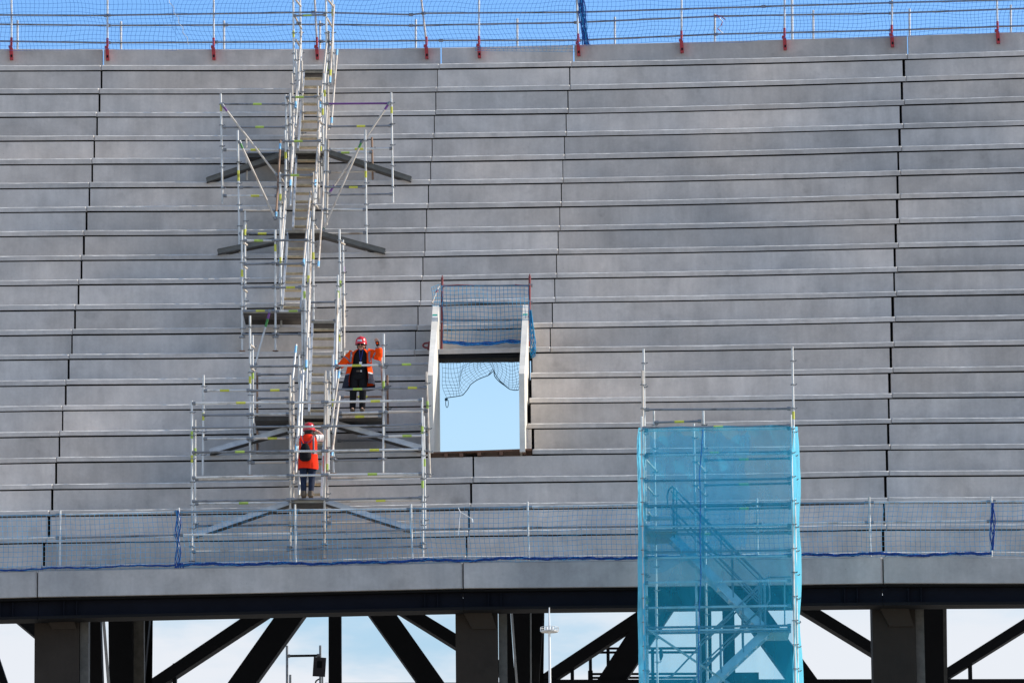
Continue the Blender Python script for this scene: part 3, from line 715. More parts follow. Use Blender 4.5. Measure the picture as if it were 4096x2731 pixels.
# crowded uprights alongside the flights
for (a, b, c, d, Y, m, tg) in ((1172, -70, 1176, 305, yC(3), 'galv', ((.52, 'yellow'),)), (1199, -70, 1206, 330, yC(2), 'galv', ()), (1303, -70, 1308, 340, yC(3), 'galv', ((.80, 'lime'),)), (1328, -70, 1334, 295, yC(2), 'galv', ((.30, 'yellow'),)),
      (1183, 200, 1190, 480, yC(4), 'galv', ()), (1167, 295, 1173, 540, yC(5), 'galv_tan', ()), (1207, 245, 1212, 560, yC(4), 'galv_tan', ()), (1297, 295, 1301, 560, yC(5), 'galv', ((.25, 'yellow'),)), (1311, 300, 1314, 520, yC(4), 'galv_tan', ()), (1315, 125, 1318, 300, yC(3), 'galv_dark', ()),
      (1142, 379, 1152, 700, yC(5, .0), 'galv', ()), (1160, 373, 1166, 720, yC(6, .3), 'galv', ()), (1271, 345, 1278, 700, yC(6, .1), 'galv_tan', ()), (1290, 373, 1294, 720, yC(6, .4), 'galv', ((.18, 'yellow'),)), (1174, 430, 1180, 720, yC(5, .4), 'galv', ()),
      (1140, 522, 1147, 812, D7, 'galv', ((.30, 'yellow'),)), (1150, 560, 1156, 812, yC(6, .6), 'galv', ()), (1271, 522, 1277, 812, D7, 'galv_tan', ()), (1282, 530, 1287, 812, yC(6, .6), 'galv', ((.2, 'yellow'),)), (1303, 560, 1300, 905, D8, 'galv', ()),
      (1120, 690, 1124, 1000, D9-.1, 'galv', ((.28, 'yellow'),)), (1143, 640, 1140, 960, D8, 'galv', ()), (1252, 690, 1253, 1009, D9, 'galv_tan', ()), (1258, 752, 1250, 1000, D9+.5, 'galv', ()), (1312, 560, 1307, 900, D8, 'galv_tan', ()),
      (1196, 1420, 1200, 1800, D17, 'galv', ()), (1208, 1200, 1212, 1506, yC(14), 'galv', ()), (1221, 1200, 1224, 1611, yC(15), 'galv', ((.62, 'yellow'),)), (1236, 1350, 1237, 1655, yC(16), 'galv', ()), (1207, 1480, 1212, 1700, yC(16), 'galv', ()),
      (1301, 1484, 1302, 1900, D18-.1, 'galv_tan', ()), (1318, 1484, 1319, 1800, D17, 'galv', ()), (1313, 1560, 1314, 1900, D18-.3, 'galv', ()), (1366, 1200, 1368, 1400, D12, 'galv_tan', ()), (1379, 1200, 1380, 1400, D12, 'galv_tan', ()), (1345, 1300, 1346, 1510, yC(14), 'galv', ()), (1356, 1300, 1358, 1510, yC(14), 'galv', ((.18, 'yellow'),)), (1173, 1560, 1174, 1990, D18, 'galv_tan', ())):
    post(stair, a, b, c, d, Y, m, True, tg)
for (a, b, c, d, Y) in ((1173, 64, 1305, 60, yC(3)), (1143, 390, 1270, 388, yC(5, .0)), (1130, 566, 1283, 564, D7), (1123, 702, 1253, 701, D9-.1), (1185, 95, 1205, 95, yC(3))):
    rail(stair, a, b, c, d, Y, mat='galv_dark', tags=((.3, 'lime'),))
# short transoms running front to back between paired uprights
for (a, b, c, d, Y) in ((1183, 0, 1203, 26, yC(3)), (1180, 68, 1206, 116, yC(3)), (1184, 160, 1200, 188, yC(3)), (1312, 0, 1332, 26, yC(3)), (1306, 70, 1331, 113, yC(3)), (1309, 160, 1324, 182, yC(3)), (1310, 248, 1320, 262, yC(3)), (1324, 272, 1337, 298, yC(2)), (1148, 400, 1166, 420, yC(5)), (1278, 395, 1292, 412, yC(6)), (1151, 490, 1166, 510, yC(5)), (1280, 484, 1296, 512, yC(6)),
      (1124, 712, 1146, 752, D8), (1256, 712, 1276, 752, D8), (1124, 805, 1142, 835, D8), (1254, 806, 1272, 834, D8), (1256, 897, 1278, 930, D8), (975, 972, 988, 980, D13), (975, 1066, 988, 1074, D13), (975, 1158, 988, 1168, D13), (1362, 970, 1378, 978, D13), (1222, 1142, 1242, 1152, D13), (1000, 1378, 1016, 1390, D18), (1000, 1470, 1016, 1482, D18)):
    rail(stair, a, b, c, d, Y-.02, Y+.7, mat='galv_tan', name='transom', ends=False)

# landing decks
def deck(x0, x1, y, Yf, Yk, th=.055, mat='deck'):
    A, B = at(x0, y, Yf), at(x1, y, Yf); C, D = at(x0, y, Yf), at(x1, y, Yf)
    mb = MB(); n = max(1, int((Yk-Yf)/.32))
    for q in range(n):
        ya = lerp(Yf, Yk, q/n)-Yf+.006; yb = lerp(Yf, Yk, (q+1)/n)-Yf-.006
        v = [A+Vector((0, ya, -th)), B+Vector((0, ya, -th)), B+Vector((0, yb, -th)), A+Vector((0, yb, -th)), A+Vector((0, ya, 0)), B+Vector((0, ya, 0)), B+Vector((0, yb, 0)), A+Vector((0, yb, 0))]
        vs = v
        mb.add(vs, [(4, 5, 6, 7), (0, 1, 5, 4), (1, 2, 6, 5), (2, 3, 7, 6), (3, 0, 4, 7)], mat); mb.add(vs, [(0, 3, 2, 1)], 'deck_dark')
    mb.build('landing_deck', stair)
deck(1212, 1300, 283, yrow(3)+.3, yrow(3)+1.0)
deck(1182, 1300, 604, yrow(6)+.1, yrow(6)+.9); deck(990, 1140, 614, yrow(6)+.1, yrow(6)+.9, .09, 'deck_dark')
deck(1152, 1290, 922, yrow(9)-.1, yrow(9)+.7)
deck(972, 1206, 1242, D13-.02, D13+1.3); deck(1245, 1348, 1284, D13-.5, D13+.4)
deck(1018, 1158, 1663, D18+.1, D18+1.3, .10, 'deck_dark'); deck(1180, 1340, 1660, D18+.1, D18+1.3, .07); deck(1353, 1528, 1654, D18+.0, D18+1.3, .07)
deck(1162, 1298, 1997, DF+.02, DF+.78, .07)

# raking unit beams sloping from the landings down onto the terrace
def rake_beam(x0, y0, x1, y1, Y, m=m):
    A, B = at(x0, y0, Y), at(x1, y1, Y)
    mb = MB()
    mb.bar(A, B, .30, .015, m); d = Vector((0, 0, -.055))
    mb.bar(A+d+Vector((0, -.12, 0)), B+d+Vector((0, -.12, 0)), .04, .10, m); mb.bar(A+d+Vector((0, .12, 0)), B+d+Vector((0, .12, 0)), .04, .10, m)
    d = Vector((0, 0, -.115)); mb.bar(A+d, B+d, .26, .02, 'deck_dark')
    mb.build('raking_beam', stair)
for (a, b, c, d, Y) in ((1150, 606, 827, 716, yrow(6)+.05), (1310, 603, 1645, 712, yrow(6)+.05), (1105, 955, 871, 1002, yrow(9)+.05), (1290, 932, 1541, 1000, yrow(9)+.05), (1150, 1710, 840, 1799, yrow(17)+.0), (1352, 1690, 1700, 1789, yrow(17)-.02), (1160, 2002, 785, 2130, yrow(20)+.02), (1300, 1997, 1652, 2110, yrow(20)+.02)):
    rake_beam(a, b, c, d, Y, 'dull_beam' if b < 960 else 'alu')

# flights of stairs: stringers, treads, handrails
def flight(Lb, Rb, Yb, Lt, Rt_, Yt_, n):
    a0, b0, a1, b1 = at(*Lb, Yb), at(*Rb, Yb), at(*Lt, Yt_), at(*Rt_, Yt_)
    mb = MB()
    for p, q in ((a0, a1), (b0, b1)): mb.bar(p, q, .045, .14, 'alu', side=(1, 0, 0))
    fl = mb.build('stair_flight', stair)
    for k in range(n):
        t = (k+.5)/n; p, q = a0.lerp(a1, t), b0.lerp(b1, t)
        m = MB(); o = Vector((0, .17, 0)); dz = Vector((0, 0, -.032))
        m.hexa([p+dz, q+dz, q+dz+o, p+dz+o, p, q, q+o, p+o], 'timber'); m.build('tread', fl)
    for p, q, s in ((a0, a1, -1), (b0, b1, 1)):
        for h in (.55, 1.02):
            m = MB(); off = Vector((s*.06, 0, h)); m.tube(p+off, q+off, TR, 'galv_tan' if h > .6 else 'galv')
            if h > .6: tag_band(m, p+off, q+off, .0, .08, 'lightblue')
            m.build('handrail', fl)
flight((1195, 1992), (1286, 1992), DF+.8, (1215, 1668), (1300, 1668), D18+.4, 8)
flight((1236, 1655), (1332, 1655), D18+1.0, (1250, 1296), (1342, 1296), D13-.4, 10)
flight((1128, 1240), (1203, 1240), D13+.8, (1152, 940), (1232, 940), yrow(9)+.2, 9)
flight((1172, 918), (1250, 918), yrow(9)+.5, (1186, 622), (1270, 622), yrow(6)+.4, 9)
flight((1192, 602), (1270, 602), yrow(6)+.8, (1216, 292), (1302, 292), yrow(3)+.4, 9)
# loose long tubes leaning along the flights
for (a, b, c, d, Ya, Yb_, m, tg) in ((1336, 21, 1320, 332, yC(2), yC(4), 'galv_tan', ((.84, 'yellow'), (.93, 'lightblue'))), (1349, 201, 1325, 503, yC(4), yC(6), 'galv_tan', ((.0, 'lightblue'), (.9, 'lightblue'))), (1308, 421, 1290, 830, yC(6), D9, 'galv_tan', ()), (1290, 830, 1273, 1071, D9, yC(11), 'galv_tan', ((.9, 'lightblue'),)),
      (1122, 561, 1104, 868, D7, D9, 'rust', ((.05, 'lightblue'), (.94, 'lightblue'))), (1375, 1068, 1377, 1436, yC(11), yC(14), 'galv_tan', ((.0, 'purple'),)), (1185, 1378, 1162, 1598, D17, D18, 'galv', ((.03, 'lightblue'),)), (1358, 1480, 1322, 1720, D18-.1, D18-.8, 'galv_tan', ((.02, 'lightblue'),)), (1358, 1585, 1327, 1825, D18-.2, DF+.5, 'galv_tan', ((.9, 'lightblue'),)), (1204, 1500, 1188, 1780, D18, DF+.6, 'galv', ()), (1213, 1480, 1196, 1980, D18, DF+.6, 'galv', ()), (1245, 905, 1238, 1200, D9, yC(12), 'galv_tan', ())):
    rail(stair, a, b, c, d, Ya, Yb_, mat=m, tags=tg, name='brace', ends=False)

# ------------------------------------------------------------------ guard rails
def bracket_clamp(P, parent):
    """red edge-protection clamp bolted to the face of the parapet"""
    mb = MB(); x, y, z = P
    mb.tube((x, y-.05, z+.05), (x, y-.05, z+.25), .030, 'red')
    mb.hexa([(x-.03, y-.12, z-.30), (x+.05, y-.12, z-.30), (x+.05, y-.004, z-.30), (x-.03, y-.004, z-.30), (x-.045, y-.13, z-.01), (x+.035, y-.13, z-.01), (x+.035, y-.004, z-.01), (x-.045, y-.004, z-.01)], 'red')
    mb.box((x-.065, y-.10, z+.00), (x+.02, y+.03, z+.05), 'red')
    mb.box((x-.012, y-.134, z-.25), (x+.03, y-.121, z-.19), 'black')
    return mb.build('clamp', parent)
topg = thing('edge_guardrail', 'steel guardrail with red clamps along the top edge of the terrace under open sky', 'guardrail', tuple(at(2048, 185, Y0)))
def ptop(x): return beam_line(x, PARA)
def topz(x, h, dy=0.0): 
    P = at(x, ptop(x), Y0); return P + Vector((0, dy, h))
for x, lean in ((46, 0), (430, 0), (855, 0), (1268, -12), (1706, -28), (1916, 0), (2313, -8), (2726, 0), (3138, 0), (3567, 2), (3990, -4), (4415, 0), (-380, 0)):
    P = at(x, ptop(x), Y0); T = at(x+lean, -60, Y0); T.y = P.y-.02
    mb = MB(); mb.tube(P+Vector((0, -.02, .1)), T, .024, 'galv_tan' if x in (1268, 1706) else 'galv')
    po = mb.build('post', topg); bracket_clamp(P+Vector((0, -.0, .0)), po)
SH = {70: 83, 484: 87, 896: 84, 1280: 84, 1663: 79, 2069: 76, 2459: 69, 2859: 57, 3253: 42, 3638: 36, 4043: 21}
for x, yt in SH.items():
    P = at(x, ptop(x)+6, Y0+.3); T = at(x, yt, Y0+.3); mb = MB(); mb.tube(P+Vector((0, 0, -.1)), T, .026, 'galv'); mb.build('short_post', topg)
RAILS = [[(-600, 58), (420, 63), (430, 62), (1250, 50), (1640, 60), (1690, 54), (2310, 50), (3050, 27), (3560, 12), (4690, -16)],
         [(-600, 92), (430, 103), (900, 101), (1280, 99), (1640, 103), (2300, 91), (2860, 66), (3560, 54), (4690, 14)],
         [(-600, 157), (430, 172), (860, 170), (1280, 167), (1760, 163), (2310, 162), (2860, 138), (3560, 122), (4690, 84)]]
for li, ln in enumerate(RAILS):
    for (a, b), (c, d) in zip(ln, ln[1:]):
        yy = Y0 + (-.02 if li == 0 else .25) 
        rail(topg, a, b, c+8, d, yy, mat='galv_dark', name='rail', r=.0225)
prop(rail(thing('tall_pole', 'tall bare pole rising behind the top rail near its far end', 'pole', tuple(at(3167, 155, Y0+1.6))), 3167, -80, 3169, 190, Y0+1.6, mat='galv', name='shaft', r=.032, ends=False))

lowg = thing('front_guardrail', 'galvanised guardrail on the front fascia with slim posts and two rails', 'guardrail', tuple(at(2048, 2240, DB+.1)))
DG = DB+.10
for (x0, y0, x1, y1) in ((-225, 2050, -228, 2288), (241, 2040, 239, 2275), (715, 2030, 713, 2263), (1180, 2016, 1183, 2254), (1644, 2015, 1649, 2246), (2110, 2006, 2115, 2240), (2568, 1998, 2572, 2234), (3028, 1992, 3030, 2228), (3477, 1987, 3482, 2226), (3965, 1985, 3966, 2226), (4400, 1984, 4402, 2226), (4680, 1985, 4682, 2227), (-620, 2060, -623, 2300)):
    post(lowg, x0, y0, x1, y1, DG, 'galv', False, r=.023)
LR = [[(-620, 2078), (-225, 2066), (241, 2059), (715, 2047), (1181, 2040), (1644, 2035), (2110, 2027), (2568, 2019), (3028, 2013), (3477, 2009), (3965, 2005), (4400, 2004), (4680, 2005)],
      [(-620, 2172), (-225, 2160), (241, 2150), (715, 2139), (1181, 2133), (1644, 2118), (2110, 2110), (2568, 2104), (3028, 2096), (3477, 2088), (3965, 2083), (4400, 2083), (4680, 2084)]]
for ln in LR:
    for (a, b), (c, d) in zip(ln, ln[1:]): rail(lowg, a-18, b+.3, c+18, d-.3, DG+.045+random.uniform(-.008, .008), mat='galv_dark' if random.random() < .5 else 'galv', name='rail', r=.0225)

# ------------------------------------------------------------------ nets
def net(name, label, fn, nu, nv, r, mat, cat='safety net', group=None, sub=1, parent=None, skip=None):
    """woven square mesh: nu x nv cells, fn(u,v) -> point"""
    mb = MB()
    P = [[fn(i/nu, j/nv) for i in range(nu+1)] for j in range(nv+1)]
    V = []; F = []
    def strand(pts, axis):
        o = len(mb.v)
        for p in pts:
            if axis == 0: offs = ((0, r, 0), (0, -r*.6, r*.85), (0, -r*.6, -r*.85))
            else: offs = ((0, r, 0), (r*.85, -r*.6, 0), (-r*.85, -r*.6, 0))
            for q in offs: mb.v.append(p+Vector(q))
        for k in range(len(pts)-1):
            for e in range(3):
                mb.f.append([o+3*k+e, o+3*k+(e+1) % 3, o+3*k+3+(e+1) % 3, o+3*k+3+e]); mb.m.append(mb.mi(mat)); mb.sm.append(True)
    for j in range(nv+1): strand(P[j], 0)
    for i in range(nu+1): strand([P[j][i] for j in range(nv+1)], 1)
    ob = mb.build(name, parent)
    if parent is None: prop(ob, label, cat, group)
    return ob
def wob(x, s, k): return math.sin(x*s+k)*.6 + math.sin(x*s*2.3+k*1.7)*.4
def top_net(x0, x1, label, seed):
    def fn(u, v):
        x = lerp(x0, x1, u); yb = ptop(x)+4; yt = -75
        y = lerp(yb, yt, v)
        # pulled tight at the posts, slack between: cells drift along and sag
        y += 5*wob(x, .012, seed+v*2) + 4*math.sin(v*9+seed)*math.sin(x*.009+seed)
        xx = x + 9*math.sin(v*6.5+seed) + 8*wob(y, .03, seed) + 6*math.sin(x*.02+v*4)
        p = at(xx, y, Y0-.16+.05*math.sin(v*7+x*.01)); return p
    W = abs(x1-x0)/16.5
    return net('safety_net', label, fn, int(W), 15, .0040, 'net_top', group=None)
n1 = top_net(-620, 694, 'fine dark blue netting on the top rail, panel ending at a white laced seam', .3)
n2 = top_net(700, 2306, 'long dark blue netting on the top rail behind the staircase head', 1.9)
n3 = top_net(2320, 4680, 'dark blue netting on the rising top rail beyond the gathered blue bundle', 4.1)
# drooping fringe below the rail on the middle panel, part of that panel
def fr(u, v):
    x = lerp(1900, 2300, u); return at(x+4*math.sin(v*3+u*9), ptop(x)+2+v*(14+14*u), Y0-.2)
net('fringe', None, fr, 24, 2, .0045, 'net_low', parent=n2)
# lacing cord on the seam
mb = MB(); mb.path([at(668+t*9+5*math.sin(t*3.1), -20+t*20, Y0-.2) for t in [q*.5 for q in range(0, 21)]], .008, 'white', 4); mb.build('lacing_cord', n1)
# gathered bundle hanging on the post
mb = MB()
for s in range(9):
    pts = [at(2308+6*math.sin(q*.9+s*2.1)+q*2.6+s*2.3, -60+q*24, Y0-.20-.02*math.sin(s*1.9+q)) for q in range(0, 11)]
    mb.path(pts, .016, 'rope_bright' if s % 2 else 'rope', 5)
prop(mb.build('net_bundle'), 'bunched bright blue netting tied up against a post of the top rail', 'net bundle')

def low_net(x0, x1, label, seed, mat='net_low'):
    def fn(u, v):
        x = lerp(x0, x1, u); yt = beam_line(x, LR[0])-1; yb = beam_line(x, [(a, b+222+ (0 if a < 800 else -6)) for a, b in LR[0]])
        y = lerp(yb, yt, v)
        bay = ((x+225) % 465)/465.0
        sl = math.sin(PI*bay)
        y += 7*sl*math.sin(v*PI)*math.sin(seed+x*.006) + 2*wob(x, .03, seed+v*3)
        xx = x + (6*math.sin(v*PI*1.2+seed)+10*(v-.5)*math.sin(seed*2+x*.004))
        return at(xx, y, DG-.07-.05*sl*math.sin(v*PI))
    return net('safety_net', label, fn, int(abs(x1-x0)/19.5), 11, .0044, mat)
low_net(-615, 712, 'sky blue netting on the front rail at the low end, with thin loose hem', .5)
low_net(716, 1645, 'blue netting on the front rail across the foot of the staircase', 1.4)
low_net(1648, 2566, 'blue netting on the front rail below the opening in the terrace', 2.2)
low_net(2570, 3963, 'blue netting on the front rail passing behind the sheeted tower', 3.0)
low_net(3968, 4675, 'short bright blue netting at the far end of the front rail', 4.4)
# rolled surplus net along the foot of the rail
def roll(name, label, xs, tab, r, mat='rope'):
    mb = MB(); pts = []; rad = []
    q = xs[0]
    while q <= xs[1]:
        y = beam_line(q, tab)+2.5*math.sin(q*.021)+1.2*math.sin(q*.087); pts.append(at(q, y, DG-.10)); rad.append(r*random.uniform(.75, 1.25)); q += 7
    mb.path(pts, r, mat, 7, radii=rad)
    for s in range(7):
        ph = random.uniform(0, 6); p2 = [p+Vector((0, -.02+r*.9*math.sin(k*.23*(1+.2*s)+ph+random.uniform(-.7, .7)), r*.9*math.cos(k*.23*(1+.2*s)+ph+random.uniform(-.7, .7)))) for k, p in enumerate(pts)]
        mb.path(p2, .008, 'rope_bright' if s == 0 else mat, 4)
    return prop(mb.build(name), label, 'rolled net')
RB = [(-615, 2302), (-240, 2287), (241, 2272), (715, 2258), (1181, 2253), (1400, 2252), (1644, 2242), (1900, 2239), (2110, 2231), (2300, 2234), (2568, 2229), (3028, 2222), (3477, 2215), (3700, 2219), (3965, 2211), (4400, 2214)]
roll('net_roll', 'thick dark blue roll of surplus netting along the foot of the front rail', (712, 3968), RB, .027)
roll('net_hem', 'thin blue gathered net hem on the fascia at the low end of the front rail', (-600, 706), RB, .014)
mb = MB()
for s in range(6): mb.path([at(712+5*math.sin(q*1.3+s)+3*s-8, 2040+q*24, DG-.1) for q in range(0, 10)], .009, 'rope' if s % 2 else 'rope_bright', 4)
for s in range(5): mb.path([at(700+8*s+3*math.sin(q+s), 2250+q*7, DG-.12) for q in range(0, 4)], .014, 'rope', 4)
prop(mb.build('net_knot'), 'knotted blue net tail tied around the post where the thick roll begins', 'net knot')
mb = MB()
for s in range(4): mb.path([at(3966+6*math.sin(q*.8+s*1.7)+s*3, 2010+q*21, DG-.1) for q in range(0, 10)], .012, 'rope', 4)
prop(mb.build('net_tail'), 'dark blue net tail hanging down the post where the thick roll ends', 'net tail')
# white cord caught on the netting
mb = MB(); mb.path([at(x, y, DG-.16) for x, y in ((1833, 2030), (1842, 2048), (1838, 2075), (1836, 2110), (1834, 2136))], .007, 'white', 5); mb.path([at(x, y, DG-.16) for x, y in ((1844, 2048), (1868, 2062), (1888, 2074), (1890, 2084))], .006, 'white', 5)
mb.tube(at(1888, 2074, DG-.16), at(1890, 2088, DG-.16), .016, 'white'); mb.tube(at(1834, 2128, DG-.16), at(1833, 2140, DG-.16), .014, 'white')
prop(mb.build('white_cord'), 'loose white cord dangling on the front netting beside a joint', 'cord')
# warning tape on the top rail
mb = MB(); pts = [at(x, y, Y0-.05) for x, y in ((2862, 62), (2878, 72), (2890, 88), (2884, 104), (2870, 114), (2880, 124), (2892, 134))]
mb.path(pts, .012, 'red', 4, mats=['red', 'white', 'red', 'white', 'red', 'white'], flat=.3); mb.path([at(x, y, Y0-.05) for x, y in ((2846, 70), (2862, 62), (2884, 66), (2902, 80))], .012, 'red_dark', 4, flat=.3)
prop(mb.build('warning_tape'), 'red and white striped warning tape fluttering from the top rail', 'warning tape')

# ------------------------------------------------------------------ guard frame and nets over the opening
YV = yrow(13)+.12
vg = thing('opening_guardrail', 'red post guard frame with dark rails standing over the opening in the terrace', 'guardrail', tuple(at(1945, 1400, YV)))
for x0, y0, x1, y1 in ((1769, 1102, 1766, 1402), (2119, 1096, 2117, 1385)):
    p, q = at(x0, y0, YV), at(x1, y1, YV); mb = MB(); mb.tube(p.lerp(q, .03), q, .027, 'red_dark'); mb.tube(p, p.lerp(q, .03), .014, 'red_dark')
    for t in (.15, .38, .62): mb.tube(p.lerp(q, t)-Vector((0, .05, 0)), p.lerp(q, t)+Vector((0, .05, 0)), .022, 'galv_dark', 6)
    mb.build('post', vg)
for yA, m in ((1143, 'galv_dark'), (1212, 'galv_dark'), (1280, 'galv_dark')): rail(vg, 1764, yA, 2130, yA-1, YV+.05, mat=m, name='rail')
mb = MB(); mb.path([at(x, y, YV-.02) for x, y in ((1770, 1144), (1830, 1140), (1900, 1142), (2000, 1141), (2060, 1139), (2118, 1146))], .014, 'red_dark', 5, mats=['red_dark', 'red_dark', 'galv_dark', 'galv_dark', 'red_dark']); mb.build('strap', vg)
p, q = at(1755, 1147, YV-.1), at(1728, 1212, YV-1.0); mb = MB(); mb.tube(p, q, .02, 'galv_tan'); tag_band(mb, p, q, .2, .4, 'red_dark', .02); mb.build('side_rail', vg)
def vn(u, v):
    x = lerp(1771, 2116, u); y = lerp(1364+9*math.sin(PI*u), 1144, v); y += 4*math.sin(u*PI)*math.sin(v*6.3)+2*math.sin(u*13)
    return at(x+3*math.sin(v*5), y, YV-.06-.04*math.sin(v*9+u*3))
vnet = net('guard_net', 'blue square netting hung on the red framed guard over the opening', vn, 21, 13, .0062, 'net_cyan')
mb = MB()
for s in range(6): mb.path([at(lerp(1771, 2110, q/24), 1362+10*math.sin(PI*min(1, q/18))+3*math.sin(q*.9+s*1.7)+s*1.6, YV-.10-.015*s) for q in range(25)], .014, 'rope_bright' if s % 2 else 'rope', 5)
mb.build('gathered_hem', vnet)
def vs(u, v): return at(lerp(1728, 1766, u)+4*math.sin(v*4), lerp(1222, 1150-2*u, v)-18*(u)*(v-.3), YV-.9+.8*u)
net('side_net', None, vs, 4, 5, .0055, 'net_cyan', parent=vnet)
mb = MB()
for s in range(9):
    c = at(2131+4*math.sin(s*2.2), 1398, YV-.1)
    mb.path([at(2122+q*1.5+9*math.sin(q*.35+s*.8)*(.3+q*.12), 1240+q*18.5, YV-.12-.02*(s % 3)) for q in range(0, 8)] + [at(2130+12*math.sin(s*1.3), 1382+4*s, YV-.12), at(2134+10*math.cos(s*1.7), 1400+3*s, YV-.15), at(2128+6*math.sin(s*2.1), 1416+2*s, YV-.12)], .0085, 'rope_bright' if s % 2 else 'net_cyan', 4)
prop(mb.build('net_bundle'), 'bright blue net bunch hanging beside the pale wall of the opening', 'net bundle')
EDGE = [(0, 340, 1005), (.2, 470, 970), (.33, 512, 905), (.45, 600, 860), (.56, 650, 825), (.62, 685, 788), (.68, 702, 835), (.76, 745, 890), (.84, 800, 942), (.92, 840, 942), (1.0, 882, 933)]
def edge(u):
    for a, b in zip(EDGE, EDGE[1:]):
        if u <= b[0]:
            t = (u-a[0])/(b[0]-a[0]); return 1600+lerp(a[1], b[1], t)/1.845, 1050+lerp(a[2], b[2], t)/1.845
    return 1600+882/1.845, 1050+933/1.845
def tn(u, v):
    xb, yb_ = edge(u); xt = lerp(1764, 2080, u); yt = 1432
    x = lerp(xt, xb, v); y = lerp(yt, yb_, v)
    # slack cloth: the left half hangs in swags towards its knotted corner, the right is hitched up
    k = math.sin(PI*v)
    x += k*(-26*math.exp(-((u-.30)/.22)**2) + 12*math.sin(u*9)) + 4*math.sin(u*23+v*7)
    y += k*(22*math.exp(-((u-.18)/.2)**2) - 10*math.exp(-((u-.6)/.15)**2) + 14*math.exp(-((u-.85)/.12)**2)) + 4*math.sin(u*15+v*5)*v
    return at(max(1758, x), y, yrow(13)+.25-.15*math.sin(PI*v)+.05*math.sin(u*12))
tn_o = net('torn_net', 'ragged dark netting hanging loose in the sky filled opening', tn, 24, 10, .0042, 'net_dark')
mb = MB(); mb.path([tn(q/40, 1.0) for q in range(41)], .010, 'net_dark', 5)
mb.path([tn(.56, .98), tn(.62, .93), tn(.70, .88), tn(.76, .93), tn(.84, .99)], .009, 'net_dark', 5)
ctr = at(1788, 1612, yrow(13)+.2); mb.path([ctr+Vector((.03*math.sin(a), 0, .10*math.cos(a))) for a in [q*PI/6 for q in range(13)]], .008, 'net_dark', 5); mb.tube(at(1785, 1592, yrow(13)+.2), at(1784, 1602, yrow(13)+.2), .03, 'net_dark')
mb.build('edge_cord', tn_o)
# red strap bundle lying behind the wall
mb = MB()
c = at(1712, 1381, yrow(14)+.45)
mb.path([c+Vector((.09*math.cos(a)-.02, 0, .055*math.sin(a))) for a in [q*PI/8 for q in range(17)]], .022, 'red_dark', 6)
mb.hexa([c+Vector(v) for v in ((-.02, -.03, -.09), (.13, -.03, -.09), (.13, .08, -.09), (-.02, .08, -.09), (.01, -.03, .08), (.12, -.03, .1), (.12, .08, .1), (.01, .08, .08))], 'red_dark')
prop(mb.build('strap_bundle'), 'small dark red bundle of strapping on the row beside the opening wall', 'strap bundle')

# ------------------------------------------------------------------ sheeted access tower in front of the stand
TF, TB_ = DB-2.9, DB-1.5
tower = thing('access_tower', 'tall tube scaffold access tower with ladder stairs standing before the fascia', 'scaffold tower', tuple(at(2870, 2731, TF)))
def tall(x0, y0, xb, Y, m='galv', tags=(), r=TR):
    # runs on to the ground below the frame
    p = at(x0, y0, Y); q = at(xb, 2731, Y); q2 = p+(q-p)*((p.z)/(p.z-q.z)); q2.x = q.x; q2.y = q.y
    mb = MB(); mb.tube(p, q2, r, m); rosettes(mb, p, p+(q2-p)*min(1, 9.5/(p-q2).length), .3)
    for t, mm in tags: tag_band(mb, p, q2, t, t+.006, mm)
    return mb.build('post', tower)
tall(2566, 1665, 2580, TF); tall(2574, 1396, 2588, TF+.5, 'galv', ((.19, 'lime'),)); tall(2569, 1482, 2583, TF+.25, 'galv_tan'); tall(2615, 1643, 2630, TB_)
tall(2775, 1694, 2790, TF+.6); tall(2813, 1643, 2828, TB_); tall(3163, 1658, 3176, TF); tall(3169, 1387, 3183, TF+.5, 'galv', ((.05, 'yellow'),)); tall(3172, 1672, 3187, TB_)
rail(tower, 2583, 1638, 3163, 1634, TF+.5, mat='galv_dark'); rail(tower, 2620, 1689, 2806, 1684, TB_, mat='galv_dark', tags=((.42, 'yellow'),)); rail(tower, 2572, 1711, 3160, 1702, TF, mat='galv_dark', tags=((.48, 'yellow'),))
for y, m in ((1722, 'galv'), (1822, 'galv'), (1923, 'galv_dark'), (2022, 'galv_dark'), (2108, 'galv'), (2120, 'galv_dark'), (2208, 'galv_dark'), (2231, 'galv'), (2330, 'galv'), (2430, 'galv'), (2509, 'galv_dark'), (2522, 'galv'), (2532, 'galv_dark')):
    rail(tower, 2578, y, 3164, y-9, TF+.04, mat=m)
for y, x0 in ((1814, 2620), (1840, 2816), (1940, 2816), (2037, 2816), (2139, 2560)): rail(tower, x0, y, 3168, y-8, TB_, mat='galv_dark', tags=((.4, 'lime'),))
rail(tower, 2586, 2073, 2810, 2070, TB_-.3, mat='galv', r=.045)
for (a, b, c, d) in ((2583, 1838, 2624, 1882), (2588, 1946, 2614, 1976), (2590, 2046, 2608, 2066), (2788, 1848, 2816, 1880), (2788, 1946, 2818, 1980)): rail(tower, a, b, c, d, TF+.6, TB_, mat='galv_tan', name='transom', ends=False)
rail(tower, 2578, 2507, 2912, 2731, TF+.02, mat='galv_tan', name='brace'); rail(tower, 2912, 2731, 3240, 2951, TF+.02, mat='galv_tan', name='brace')
